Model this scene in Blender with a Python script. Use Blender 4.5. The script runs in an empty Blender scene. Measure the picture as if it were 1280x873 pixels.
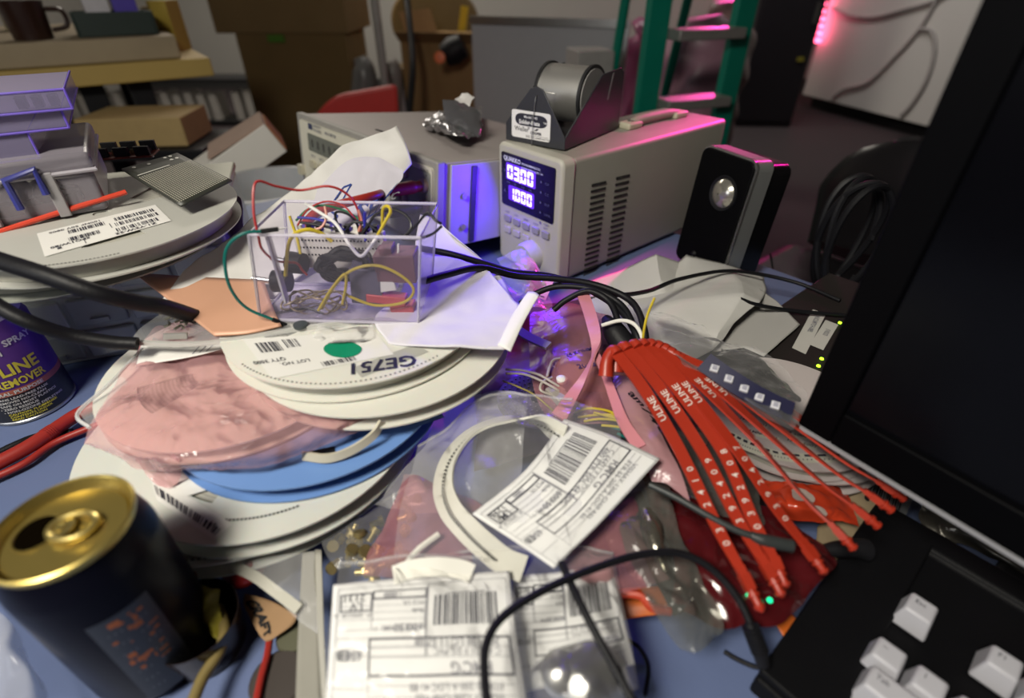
import bpy, bmesh, math, random
from mathutils import Vector as V, Matrix, noise
random.seed(7)
T = 0.75                      # desk top height
CAMH = 0.33                   # camera above the desk
F, CX, CY = 650.0, 640.0, 426.5
PT = math.radians(35)
CAM = V((0, 0, T + CAMH))
RX, UP, FW = V((1, 0, 0)), V((0, math.sin(PT), math.cos(PT))), V((0, math.cos(PT), -math.sin(PT)))
COL = bpy.context.scene.collection

def ray(px, py): return RX * ((px - CX) / F) + UP * (-(py - CY) / F) + FW
def at(px, py, h):
    r = ray(px, py); return CAM + r * ((T + h - CAM.z) / r.z)
def dep(px, py, d): return CAM + ray(px, py) * d
def axial(p): return (p - CAM).dot(FW)
def on_plane(px, py, p0, n):
    r = ray(px, py); return CAM + r * ((p0 - CAM).dot(n) / r.dot(n))
def h_at(px, py, y):
    r = ray(px, py); return (CAM + r * (y / r.y)).z - T

# ------------------------------------------------------------------ materials
MATS = {}
def _nt(name):
    m = bpy.data.materials.new(name); m.use_nodes = True
    nt = m.node_tree; nt.nodes.clear()
    return m, nt, nt.nodes.new('ShaderNodeOutputMaterial')
def mat(name, col, rough=.5, metal=0, var=.12, scale=40, bump=0, bscale=200, emit=None, es=0, spec=.5, coat=0, sss=0):
    if name in MATS: return MATS[name]
    m, nt, out = _nt(name); N, L = nt.nodes, nt.links
    b = N.new('ShaderNodeBsdfPrincipled')
    tc = N.new('ShaderNodeTexCoord')
    nz = N.new('ShaderNodeTexNoise'); nz.inputs['Scale'].default_value = scale; nz.inputs['Detail'].default_value = 4
    L.new(tc.outputs['Object'], nz.inputs['Vector'])
    mx = N.new('ShaderNodeMix'); mx.data_type = 'RGBA'
    mx.inputs[6].default_value = (*[c * (1 - var) for c in col], 1)
    mx.inputs[7].default_value = (*[min(1, c * (1 + var)) for c in col], 1)
    L.new(nz.outputs['Fac'], mx.inputs[0]); L.new(mx.outputs[2], b.inputs['Base Color'])
    b.inputs['Roughness'].default_value = rough; b.inputs['Metallic'].default_value = metal
    b.inputs['Specular IOR Level'].default_value = spec; b.inputs['Coat Weight'].default_value = coat
    if sss:
        b.inputs['Subsurface Weight'].default_value = sss; b.inputs['Subsurface Scale'].default_value = .004
    if emit:
        b.inputs['Emission Color'].default_value = (*emit, 1); b.inputs['Emission Strength'].default_value = es
    if bump:
        n2 = N.new('ShaderNodeTexNoise'); n2.inputs['Scale'].default_value = bscale; n2.inputs['Detail'].default_value = 3
        L.new(tc.outputs['Object'], n2.inputs['Vector'])
        bp = N.new('ShaderNodeBump'); bp.inputs['Strength'].default_value = bump; bp.inputs['Distance'].default_value = .002
        L.new(n2.outputs['Fac'], bp.inputs['Height']); L.new(bp.outputs['Normal'], b.inputs['Normal'])
    L.new(b.outputs[0], out.inputs[0]); MATS[name] = m
    return m
def film(name, col, op=.15, rough=.15, bump=.4, bscale=60, refl=.6, tcol=(1, 1, 1)):
    if name in MATS: return MATS[name]
    m, nt, out = _nt(name); N, L = nt.nodes, nt.links
    tr = N.new('ShaderNodeBsdfTransparent'); tr.inputs[0].default_value = (*tcol, 1)
    b = N.new('ShaderNodeBsdfPrincipled'); b.inputs['Base Color'].default_value = (*col, 1)
    b.inputs['Roughness'].default_value = rough; b.inputs['Specular IOR Level'].default_value = .8
    tc = N.new('ShaderNodeTexCoord')
    nz = N.new('ShaderNodeTexNoise'); nz.inputs['Scale'].default_value = bscale; nz.inputs['Detail'].default_value = 2; nz.inputs['Distortion'].default_value = 1.2
    L.new(tc.outputs['Object'], nz.inputs['Vector'])
    bp = N.new('ShaderNodeBump'); bp.inputs['Strength'].default_value = bump; bp.inputs['Distance'].default_value = .004
    L.new(nz.outputs['Fac'], bp.inputs['Height']); L.new(bp.outputs['Normal'], b.inputs['Normal'])
    fr = N.new('ShaderNodeFresnel'); fr.inputs['IOR'].default_value = 1.5; L.new(bp.outputs['Normal'], fr.inputs['Normal'])
    ma = N.new('ShaderNodeMath'); ma.operation = 'MULTIPLY_ADD'; ma.inputs[1].default_value = refl; ma.inputs[2].default_value = op
    ma.use_clamp = True
    L.new(fr.outputs[0], ma.inputs[0])
    mx = N.new('ShaderNodeMixShader'); L.new(ma.outputs[0], mx.inputs[0]); L.new(tr.outputs[0], mx.inputs[1]); L.new(b.outputs[0], mx.inputs[2])
    L.new(mx.outputs[0], out.inputs[0]); MATS[name] = m
    return m
def emis(name, col, s):
    if name in MATS: return MATS[name]
    m, nt, out = _nt(name)
    e = nt.nodes.new('ShaderNodeEmission'); e.inputs[0].default_value = (*col, 1); e.inputs[1].default_value = s
    nt.links.new(e.outputs[0], out.inputs[0]); MATS[name] = m
    return m
def wave(name, c1, c2, scale, rough=.5, metal=0, axis='X', kind='BANDS', dist=0, spec=.5, ring='Z'):
    if name in MATS: return MATS[name]
    m, nt, out = _nt(name); N, L = nt.nodes, nt.links
    b = N.new('ShaderNodeBsdfPrincipled'); tc = N.new('ShaderNodeTexCoord'); w = N.new('ShaderNodeTexWave')
    w.wave_type = kind; w.bands_direction = axis; w.rings_direction = ring; w.inputs['Scale'].default_value = scale; w.inputs['Distortion'].default_value = dist
    w.inputs['Detail'].default_value = 2
    L.new(tc.outputs['Object'], w.inputs['Vector'])
    mx = N.new('ShaderNodeMix'); mx.data_type = 'RGBA'; mx.inputs[6].default_value = (*c1, 1); mx.inputs[7].default_value = (*c2, 1)
    L.new(w.outputs['Fac'], mx.inputs[0]); L.new(mx.outputs[2], b.inputs['Base Color'])
    b.inputs['Roughness'].default_value = rough; b.inputs['Metallic'].default_value = metal; b.inputs['Specular IOR Level'].default_value = spec
    L.new(b.outputs[0], out.inputs[0]); MATS[name] = m
    return m

BLK = mat('black_plastic', (.009, .009, .011), .5, spec=.25, bump=.15, bscale=900)
RUB = mat('black_rubber', (.007, .007, .009), .5, spec=.25, bump=.1, bscale=400)
INK = mat('black_ink', (.02, .02, .035), .7)
GREYINK = mat('grey_ink', (.22, .22, .25), .7)
PAPER = mat('white_paper', (.80, .79, .77), .8, var=.03, bump=.15, bscale=120)
WHT = mat('white_plastic', (.78, .77, .70), .4, var=.04)
CREAM = mat('cream_plastic', (.62, .60, .50), .5, var=.04, bump=.1, bscale=800)
STEEL = mat('steel', (.55, .55, .53), .3, 1)
CLEAR = film('clear_film', (.85, .85, .85), .07, .1, .5, 50, .9)
CLEAR2 = film('hazy_film', (.75, .75, .75), .2, .2, .4, 40, .8)
PINKF = film('pink_film', (.70, .40, .42), .30, .13, 1.0, 34, .9, (1, .80, .80))
PINKF2 = film('pink_bag_film', (.55, .24, .27), .34, .25, .5, 40, .8, (1, .75, .76))
SILV = mat('antistatic_silver', (.45, .45, .48), .22, .85, bump=.8, bscale=60)
RED = mat('red_plastic', (.37, .028, .011), .38, var=.1, spec=.5)
CARD = mat('cardboard', (.30, .18, .075), .85, var=.12, scale=12, bump=.1)

# ------------------------------------------------------------------ mesh tools
ROOTM = {}
def link(o): COL.objects.link(o); return o
def tag(o, label=None, cat=None, group=None, kind=None):
    if label: o['label'] = label
    if cat: o['category'] = cat
    if group: o['group'] = group
    if kind: o['kind'] = kind
    return o
def empty(name, loc, rz=0, label=None, cat=None, group=None, rx=0, ry=0):
    o = link(bpy.data.objects.new(name, None)); o.location = loc; o.rotation_euler = (rx, ry, rz); o.empty_display_size = .02
    ROOTM[o] = Matrix.Translation(V(loc)) @ (Matrix.Rotation(rz, 4, 'Z') @ Matrix.Rotation(ry, 4, 'Y') @ Matrix.Rotation(rx, 4, 'X'))
    return tag(o, label, cat, group)
def rootm(o):
    while o is not None:
        if o in ROOTM: return ROOTM[o]
        o = o.parent
    return Matrix()
def crom(pts, n):
    P = [V(p) for p in pts]
    if len(P) < 3: return [P[0].lerp(P[-1], i / n) for i in range(n + 1)]
    out = []; P = [P[0] * 2 - P[1]] + P + [P[-1] * 2 - P[-2]]
    for i in range(1, len(P) - 2):
        a, b, c, d = P[i - 1:i + 3]
        for k in range(n):
            t = k / n
            out.append(.5 * ((2 * b) + (c - a) * t + (2 * a - 5 * b + 4 * c - d) * t * t + (3 * b - a - 3 * c + d) * t ** 3))
    out.append(P[-2].copy()); return out
class MB:
    def __init__(s): s.v = []; s.f = []; s.mi = []; s.sm = True
    def add(s, vs, fs, mi=0, M=None):
        o = len(s.v)
        s.v += [(M @ V(v)) if M else V(v) for v in vs]
        for f in fs: s.f.append([i + o for i in f]); s.mi.append(mi)
        return s
    def box(s, c, sz, mi=0, M=None, R=None):
        x, y, z = [a / 2 for a in sz]
        vs = [V((a * x, b * y, d * z)) for d in (-1, 1) for a, b in ((-1, -1), (1, -1), (1, 1), (-1, 1))]
        if R: vs = [R @ v for v in vs]
        vs = [v + V(c) for v in vs]
        return s.add(vs, [(3, 2, 1, 0), (4, 5, 6, 7), (0, 1, 5, 4), (1, 2, 6, 5), (2, 3, 7, 6), (3, 0, 4, 7)], mi, M)
    def prism(s, poly, a, b, axis='z', mi=0, M=None):
        n = len(poly)
        def m(p, k): return {'z': (p[0], p[1], k), 'y': (p[0], k, p[1]), 'x': (k, p[0], p[1])}[axis]
        vs = [m(p, a) for p in poly] + [m(p, b) for p in poly]
        fs = [list(range(n))[::-1], list(range(n, 2 * n))] + [(i, (i + 1) % n, n + (i + 1) % n, n + i) for i in range(n)]
        return s.add(vs, fs, mi, M)
    def lathe(s, prof, seg=32, mi=0, M=None, cap=True):
        vs = []; fs = []; n = len(prof)
        for r, z in prof:
            for k in range(seg):
                a = 2 * math.pi * k / seg; vs.append((r * math.cos(a), r * math.sin(a), z))
        for i in range(n - 1):
            for k in range(seg):
                k2 = (k + 1) % seg; fs.append((i * seg + k, i * seg + k2, (i + 1) * seg + k2, (i + 1) * seg + k))
        if cap:
            fs.append(list(range(seg))[::-1]); fs.append([(n - 1) * seg + k for k in range(seg)])
        return s.add(vs, fs, mi, M)
    def tube(s, pts, r, seg=8, n=8, mi=0, smooth=True, cap=True):
        P = crom(pts, n) if smooth else [V(p) for p in pts]
        rr = r if isinstance(r, (list, tuple)) else None
        t0 = (P[1] - P[0]).normalized(); up = V((0, 0, 1)) if abs(t0.z) < .9 else V((1, 0, 0))
        nrm = t0.cross(up).normalized(); vs = []; fs = []
        for i, p in enumerate(P):
            t = (P[min(i + 1, len(P) - 1)] - P[max(i - 1, 0)]).normalized()
            nrm = (nrm - t * nrm.dot(t)).normalized(); b = t.cross(nrm)
            q = r
            if rr:
                x = i / (len(P) - 1) * (len(rr) - 1); k = min(int(x), len(rr) - 2); q = rr[k] + (rr[k + 1] - rr[k]) * (x - k)
            for k in range(seg):
                a = 2 * math.pi * k / seg; vs.append(p + (nrm * math.cos(a) + b * math.sin(a)) * q)
        for i in range(len(P) - 1):
            for k in range(seg):
                k2 = (k + 1) % seg; fs.append((i * seg + k, i * seg + k2, (i + 1) * seg + k2, (i + 1) * seg + k))
        if cap: fs.append(list(range(seg))[::-1]); fs.append([(len(P) - 1) * seg + k for k in range(seg)])
        return s.add(vs, fs, mi)
    def cyl(s, p0, p1, r0, r1=None, seg=16, mi=0):
        r1 = r0 if r1 is None else r1
        return s.tube([p0, p1], [r0, r1], seg, 1, mi, smooth=False)
    def ribbon(s, pts, side, w, n=8, mi=0, th=.0008):
        """flat strip: side is one vector or a list (one per control point); w likewise"""
        P = crom(pts, n); m = len(P)
        def lerp(L, i):
            if not isinstance(L, list): return L
            x = i / (m - 1) * (len(L) - 1); k = min(int(x), len(L) - 2); return L[k] + (L[k + 1] - L[k]) * (x - k)
        vs = []; fs = []
        for i, p in enumerate(P):
            t = (P[min(i + 1, m - 1)] - P[max(i - 1, 0)]).normalized()
            sd = V(lerp(side, i)); sd = (sd - t * sd.dot(t)).normalized(); nr = t.cross(sd); ww = lerp(w, i) / 2
            vs += [p - sd * ww - nr * th, p + sd * ww - nr * th, p + sd * ww + nr * th, p - sd * ww + nr * th]
        for i in range(m - 1):
            for k in range(4): fs.append((4 * i + k, 4 * i + (k + 1) % 4, 4 * i + 4 + (k + 1) % 4, 4 * i + 4 + k))
        fs += [(3, 2, 1, 0), tuple(4 * (m - 1) + k for k in range(4))]
        return s.add(vs, fs, mi)
    def mesh(s, name, mats, inv=None, ang=40):
        me = bpy.data.meshes.new(name)
        me.from_pydata([tuple(inv @ v) if inv else tuple(v) for v in s.v], [], s.f)
        for m in (mats if isinstance(mats, (list, tuple)) else [mats]): me.materials.append(m)
        me.polygons.foreach_set('material_index', s.mi); me.polygons.foreach_set('use_smooth', [True] * len(s.f))
        bm = bmesh.new(); bm.from_mesh(me); bmesh.ops.recalc_face_normals(bm, faces=bm.faces) if s.sm else None; bm.to_mesh(me); bm.free()
        me.set_sharp_from_angle(angle=math.radians(ang)); me.update()
        return me
    def build(s, name, mats, parent=None, world=False, bevel=0, solid=0, label=None, ang=40, kind=None, sub=0):
        inv = rootm(parent).inverted() if (parent is not None and world) else None
        o = link(bpy.data.objects.new(name, s.mesh(name, mats, inv, ang))); o.parent = parent
        mods(o, bevel, solid, sub); return tag(o, label, None, None, kind)
    def top(s, name, mats, label, cat, group=None, bevel=0, solid=0, kind=None, ang=40, sub=0):
        """a thing that is one mesh in world coordinates: origin moved to its base"""
        lo = min(v.z for v in s.v); c = sum(s.v, V()) / len(s.v); c.z = lo
        o = link(bpy.data.objects.new(name, s.mesh(name, mats, Matrix.Translation(-c), ang))); o.location = c
        ROOTM[o] = Matrix.Translation(c); mods(o, bevel, solid, sub)
        return tag(o, label, cat, group, kind)
def mods(o, bevel, solid, sub=0):
    if solid:
        m = o.modifiers.new('s', 'SOLIDIFY'); m.thickness = solid; m.offset = 0
    if bevel:
        m = o.modifiers.new('b', 'BEVEL'); m.width = bevel; m.segments = 3; m.limit_method = 'ANGLE'; m.angle_limit = math.radians(40)
    if sub:
        m = o.modifiers.new('u', 'SUBSURF'); m.levels = sub; m.render_levels = sub
def struct(o): o['kind'] = 'structure'; return o

# ---- sheets: a control net of world points (rows top to bottom as seen, columns left to right)
class Sheet:
    def __init__(s, net, nu=24, nv=24, amp=0, freq=30, seed=0, lin=False):
        rows = [[V(p) for p in r] for r in net][::-1]; s.lin = lin
        s.rows = rows; s.nu, s.nv, s.amp, s.freq, s.seed = nu, nv, amp, freq, seed
        s.W = (rows[0][-1] - rows[0][0]).length * .5 + (rows[-1][-1] - rows[-1][0]).length * .5
        s.H = (rows[-1][0] - rows[0][0]).length * .5 + (rows[-1][-1] - rows[0][-1]).length * .5
    def cr(s, P, t):
        n = len(P)
        if s.lin:
            x = t * (n - 1); i = max(0, min(int(x), n - 2)); return P[i].lerp(P[i + 1], x - i)
        if n == 2: return P[0].lerp(P[1], t)
        x = t * (n - 1); i = max(0, min(int(x), n - 2)); t = x - i
        b, c = P[i], P[i + 1]; a = P[i - 1] if i > 0 else b * 2 - c; d = P[i + 2] if i + 2 < n else c * 2 - b
        return .5 * ((2 * b) + (c - a) * t + (2 * a - 5 * b + 4 * c - d) * t * t + (3 * b - a - 3 * c + d) * t ** 3)
    def p(s, u, v):
        q = s.cr([s.cr(r, u) for r in s.rows], v)
        if s.amp:
            k = q * s.freq + V((s.seed * 7.3, 0, 0))
            q = q + V((noise.noise(k), noise.noise(k + V((31, 7, 3))), noise.noise(k + V((3, 57, 11))) * 1.2 + .6 * abs(noise.noise(k * 2.1)))) * s.amp
        return q
    def S(s, x, y): return s.p(x / s.W, y / s.H)
    def mb(s, skip=None):
        m = MB(); m.sm = False
        vs = [s.p(i / s.nu, j / s.nv) for j in range(s.nv + 1) for i in range(s.nu + 1)]
        w = s.nu + 1
        fs = [(j * w + i, j * w + i + 1, (j + 1) * w + i + 1, (j + 1) * w + i) for j in range(s.nv) for i in range(s.nu)
              if not (skip and skip((i + .5) / s.nu, (j + .5) / s.nv))]
        return m.add(vs, fs)
_T = {}
def textmesh(t, bold=0):
    k = (t, bold)
    if k not in _T:
        c = bpy.data.curves.new('t', 'FONT'); c.body = t; c.size = 1; c.resolution_u = 2; c.offset = bold
        o = bpy.data.objects.new('t', c); COL.objects.link(o)
        me = o.evaluated_get(bpy.context.evaluated_depsgraph_get()).to_mesh()
        vs = [(v.co.x, v.co.y) for v in me.vertices]; fs = [tuple(p.vertices) for p in me.polygons]
        bpy.data.objects.remove(o); bpy.data.curves.remove(c)
        _T[k] = (vs, fs)
    return _T[k]
class Ink:
    def __init__(s, S, off=.0004): s.S = S; s.off = off; s.m = MB(); s.m.sm = False
    def pt(s, x, y):
        e = 1e-4; p = s.S(x, y); n = (s.S(x + e, y) - p).cross(s.S(x, y + e) - p)
        n = n.normalized() if n.length > 0 else V((0, 0, 1))
        return p + n * s.off
    def rect(s, x0, y0, x1, y1, nx=1, ny=1, mi=0):
        vs = [s.pt(x0 + (x1 - x0) * i / nx, y0 + (y1 - y0) * j / ny) for j in range(ny + 1) for i in range(nx + 1)]; w = nx + 1
        s.m.add(vs, [(j * w + i, j * w + i + 1, (j + 1) * w + i + 1, (j + 1) * w + i) for j in range(ny) for i in range(nx)], mi); return s
    def frame(s, x0, y0, x1, y1, t, mi=0):
        for r in ((x0, y0, x1, y0 + t), (x0, y1 - t, x1, y1)): s.rect(*r, nx=10, mi=mi)
        for r in ((x0, y0, x0 + t, y1), (x1 - t, y0, x1, y1)): s.rect(*r, ny=10, mi=mi)
        return s
    def disc(s, x, y, r, ry=None, n=28, mi=0):
        ry = ry or r
        s.m.add([s.pt(x, y)] + [s.pt(x + r * math.cos(2 * math.pi * k / n), y + ry * math.sin(2 * math.pi * k / n)) for k in range(n)],
                [(0, 1 + k, 1 + (k + 1) % n) for k in range(n)], mi); return s
    def bars(s, x0, y0, x1, y1, n, seed=1, ny=2, mi=0):
        rnd = random.Random(seed); ws = [rnd.choice((1, 1, 2, 3)) for _ in range(2 * n)]; tot = sum(ws); x = x0
        for i, w in enumerate(ws):
            d = (x1 - x0) * w / tot
            if i % 2 == 0: s.rect(x, y0, x + d, y1, ny=ny, mi=mi)
            x += d
        return s
    def text(s, t, x, y, size, rot=0, bold=.01, align='L', sx=1, mi=0):
        vs, fs = textmesh(t, bold)
        if not vs: return s
        wd = max(v[0] for v in vs) * size * sx; o = {'L': 0, 'C': -wd / 2, 'R': -wd}[align]; c, q = math.cos(rot), math.sin(rot)
        P = []
        for a, b in vs:
            a, b = a * size * sx + o, b * size; P.append(s.pt(x + a * c - b * q, y + a * q + b * c))
        s.m.add(P, fs, mi); return s
    def build(s, name, mats, parent): return s.m.build(name, mats, parent, world=True)
def pxnet(rows): return [[at(*p) for p in r] for r in rows]
def dpnet(rows): return [[dep(*p) for p in r] for r in rows]

# ================================================================== THE ROOM
FLOORM = mat('carpet', (.045, .034, .038), .95, var=.25, scale=60, bump=.3, bscale=300)
WALLM = mat('wall_paint', (.46, .45, .42), .9, var=.05, scale=3)
def slab(name, c, sz, m): return struct(MB().box(c, sz).build(name, m))
slab('floor', (0, 2.2, -.05), (9.4, 9.4, .1), FLOORM)
slab('ceiling', (0, 2.2, 2.95), (9.4, 9.4, .1), WALLM)
slab('wall_back', (0, 6.85, 1.45), (9.4, .1, 2.9), WALLM)
slab('wall_front', (0, -2.45, 1.45), (9.4, .1, 2.9), WALLM)
slab('wall_left', (-4.65, 2.2, 1.45), (.1, 9.2, 2.9), WALLM)
slab('wall_right', (4.65, 2.2, 1.45), (.1, 9.2, 2.9), WALLM)
slab('baseboard_back', (0, 6.79, .05), (9.2, .02, .1), mat('base', (.05, .05, .05), .6))

ANG = math.radians(-50)
U, W = V((math.cos(ANG), math.sin(ANG), 0)), V((-math.sin(ANG), math.cos(ANG), 0))
# ---- the desk the pile lies on
DESK = mat('desk_blue', (.12, .16, .30), .45, var=.06, scale=8, bump=.05)
dk = empty('desk', (.297, .724, 0), ANG, 'blue-grey desk buried under the pile of reels, bags and cables', 'desk')
MB().box((.09, -.50, T - .0155), (1.42, 1.0, .03)).build('tabletop', DESK, dk, bevel=.003)
for sx in (-.57, .75):
    for sy in (-.06, -.94):
        MB().box((sx, sy, (T - .0305) / 2), (.05, .05, T - .0305)).build('leg', BLK, dk, bevel=.003)

# ---- workbench at the far left
WOOD = mat('bench_wood', (.36, .29, .19), .7, var=.2, scale=9, bump=.1)
YEL = mat('bench_edge', (.48, .34, .10), .6, var=.1, scale=6)
b0 = at(262, 72, .13); bl = at(-260, 108, .13)
bd = (b0 - bl); bd.z = 0; BA = math.atan2(bd.y, bd.x); blen = bd.length
bz = T + .13
bench = empty('workbench', (b0.x, b0.y, 0), BA, 'long wooden workbench on black legs in the far left background', 'workbench')
MB().box((-blen / 2, .4, bz - .025), (blen, .8, .05)).build('apron', YEL, bench, bevel=.004)
MB().box((-blen / 2 - .06, .42, bz + .03), (blen - .02, .78, .058)).build('tabletop', WOOD, bench, bevel=.004)
for lx in (-.20, -.32, -blen + .2):
    for ly in (.10, .70):
        MB().box((lx, ly, (bz - .05) / 2), (.06, .06, bz - .05)).build('leg', BLK, bench, bevel=.004)
MB().box((-blen / 2, .7, .25), (blen - .5, .03, .05)).build('crossbar', BLK, bench)
BM = rootm(bench)
def onbench(x, y, z=.059): return BM @ V((x, y, bz + z))
def bench_tub(name, x, y, w, d, h, m, label, cat, content=None):
    r = empty(name, onbench(x, y), BA, label, cat)
    mb = MB(); t = .006
    mb.box((0, 0, t / 2), (w, d, t))
    for s in (-1, 1):
        mb.box((s * (w - t) / 2, 0, h / 2), (t, d, h)); mb.box((0, s * (d - t) / 2, h / 2), (w - 2 * t, t, h))
    mb.build('tub', m, r, bevel=.002)
    for i, (px, py, sz, c) in enumerate(content or []):
        MB().box((px, py, h * .55 + sz[2] / 2), sz).build('contents', mat('bc_%s_%d' % (name, i), c, .4), r, bevel=.002)
bench_tub('black_parts_bin', -.20, .17, .20, .14, .06, mat('bin_green', (.015, .03, .025), .5), 'low black bin holding a blue and white packet on the workbench', 'bin',
          [(-.03, 0, (.06, .08, .10), (.6, .58, .62)), (.04, .01, (.06, .08, .09), (.09, .06, .42))])
MB().box(onbench(-.045, .28, .07), (.06, .08, .14)).top('yellow_carton', mat('yel_carton', (.45, .33, .05), .6), 'yellow carton standing near the right end of the workbench', 'carton', bevel=.002)
MB().box(onbench(-.05, .42, .06), (.07, .06, .12)).top('tan_carton', mat('tan_carton', (.33, .25, .14), .6), 'tan carton beside the yellow carton on the workbench', 'carton', bevel=.002)
r = empty('dark_mug', onbench(-.40, .13), BA, 'dark brown mug standing on the workbench', 'mug')
MB().lathe([(.001, .002), (.045, 0), (.052, .09), (.046, .09), (.040, .008), (.001, .007)], 28, cap=False).build('cup', mat('mug', (.03, .012, .008), .3), r)
MB().tube([(.05, 0, .07), (.085, 0, .065), (.085, 0, .03), (.048, 0, .02)], .006).build('handle', mat('mug', (.03, .012, .008), .3), r)
s = Sheet([[onbench(-1.0, .55, .075), onbench(-.75, .5, .10), onbench(-.62, .45, .07)], [onbench(-1.0, .06, .065), onbench(-.8, .05, .08), onbench(-.66, .10, .063)]], 20, 16, .02, 12, 3)
s.mb().top('crumpled_paper', PAPER, 'crumpled white paper lying on the workbench at the far left', 'paper', solid=.0006)
s = Sheet([[onbench(-.95, .66, .12), onbench(-.60, .66, .15)], [onbench(-.9, .45, .10), onbench(-.66, .42, .11)]], 20, 16, .05, 14, 8)
s.mb().top('copper_foil', mat('copper_foil', (.75, .48, .34), .3, .7, bump=.8, bscale=30), 'shiny copper-coloured foil heap behind the mug on the workbench', 'foil', solid=.0006)
MB().box(onbench(-1.0, .7, .12), (.2, .1, .24), R=Matrix.Rotation(BA, 3, 'Z')).top('grey_case', mat('grey_case', (.22, .22, .22), .6), 'grey case at the back left of the workbench', 'case', bevel=.006)
MB().box(onbench(-.42, .55, .06), (.10, .10, .12), R=Matrix.Rotation(.5, 3, 'Z')).top('olive_box', mat('olive_box', (.30, .26, .16), .7), 'small olive box behind the parts bin on the workbench', 'box', bevel=.003)

# ---- things below and behind the workbench
def boxthing(name, p, sz, rz, m, label, cat, bevel=.004, flaps=False, tape=None, group=None):
    r = empty(name, p, rz, label, cat, group)
    MB().box((0, 0, sz[2] / 2), sz).build('carton_body', m, r, bevel=bevel)
    if flaps:
        MB().box((0, -sz[1] / 2 - .04, sz[2] + .004), (sz[0] * .96, .16, .005), R=Matrix.Rotation(-.5, 3, 'X')).build('flap', m, r)
        MB().box((-sz[0] / 2 + .02, 0, sz[2] + .06), (.005, sz[1] * .9, .15), R=Matrix.Rotation(-.3, 3, 'Y')).build('flap', m, r)
    if tape: MB().box((tape[0], -sz[1] / 2 - .001, sz[2] / 2), (tape[1], .002, sz[2] * .98)).build('tape_strip', tape[2], r)
    return r
p = dep(165, 186, 1.42)
boxthing('shallow_carton', (p.x, p.y + .10, p.z), (.27, .18, .075), .1, mat('card_light', (.42, .30, .13), .8), 'shallow cardboard carton under the right end of the workbench', 'carton')
st = empty('dark_stool', (p.x, p.y + .10, 0), .1, 'dark low stool under the shallow carton by the workbench', 'stool')
MB().box((0, 0, p.z - .0155), (.36, .24, .028)).build('seat', BLK, st, bevel=.004)
for sx in (-.15, .15):
    for sy in (-.09, .09): MB().box((sx, sy, (p.z - .03) / 2), (.035, .035, p.z - .03)).build('leg', BLK, st)
# baseboard radiator far behind, built as a rack of white fins
rk = empty('dark_radiator', (-2.75, 5.0, 0), .02, 'long low dark radiator with white fins along the far wall at the left', 'heater')
SHB = mat('radiator_dark', (.02, .02, .022), .6)
for z in (.03, .36): MB().box((0, 0, z), (2.3, .30, .03)).build('radiator_board', SHB, rk)
for x in (-1.135, 1.135): MB().box((x, 0, .195), (.03, .28, .298)).build('side_panel', SHB, rk)
FINW = mat('fin', (.66, .64, .60), .6)
for i in range(22):
    if i in (6, 13, 17): continue
    x = -1.07 + i * .102; hh = random.uniform(.20, .25); c = rootm(rk) @ V((x, -.02, .0455))
    MB().box((c.x, c.y, c.z + hh / 2), (.058, .2, hh), R=Matrix.Rotation(.02, 3, 'Z')).top('fin', FINW, 'white binder upright in the long low dark radiator by the far wall', 'fin', 'white fins in the low radiator')
# cartons behind, left of centre
BRN = mat('card_brown', (.24, .16, .065), .9, var=.15, scale=5)
BRN2 = mat('card_brown2', (.28, .19, .085), .9, var=.15, scale=5)
q = dep(372, 100, 3.3)
boxthing('brown_carton', (q.x, q.y + .3, 0), (.66, .6, .80), .05, BRN, 'big dark brown carton at the bottom of the stack beyond the bench meter', 'carton')
boxthing('brown_carton', (q.x - .03, q.y + .3, .801), (.80, .62, .75), .0, BRN2, 'wide dark brown carton on top of the stack beyond the bench meter', 'carton')
g = dep(358, 52, 3.0)
MB().box((q.x - .07, q.y - .02, g.z), (.10, .006, .04)).top('green_tag', mat('green_tag', (.09, .25, .02), .6), 'small green tag stuck on the brown carton stack', 'tag')
q = dep(545, 130, 3.2)
boxthing('open_carton', (q.x + .24, q.y + .3, 0), (.78, .55, .78), -.25, CARD, 'open tan carton with raised flaps beyond the solder holder', 'carton', flaps=True, tape=(.12, .07, mat('tape_clear', (.45, .43, .42), .4)))
q = dep(690, 120, 4.1)
boxthing('brown_carton', (q.x + .08, q.y + .3, 0), (.62, .42, .66), -.1, mat('card_brown3', (.24, .16, .08), .9), 'dark carton with a pale tape strip behind the solder spool', 'carton', tape=(-.16, .08, mat('tape_clear', (.45, .43, .42), .4)))
p = dep(556, 70, 2.95)
MB().lathe([(.001, 0), (.06, .0), (.075, .06), (.06, .12), (.001, .13)], 20, M=Matrix.Translation(p) @ Matrix.Rotation(1.1, 4, 'Y')).top('black_bundle', BLK, 'small black bundle with an orange spot against the tan carton', 'bundle')
p = dep(550, 72, 2.85)
MB().lathe([(.001, 0), (.03, .005), (.03, .02), (.001, .025)], 16, M=Matrix.Translation(p) @ Matrix.Rotation(1.4, 4, 'X')).top('orange_reflector', mat('orange_rf', (.8, .16, .03), .4), 'round orange reflector on the black bundle by the tan carton', 'reflector')
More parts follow.
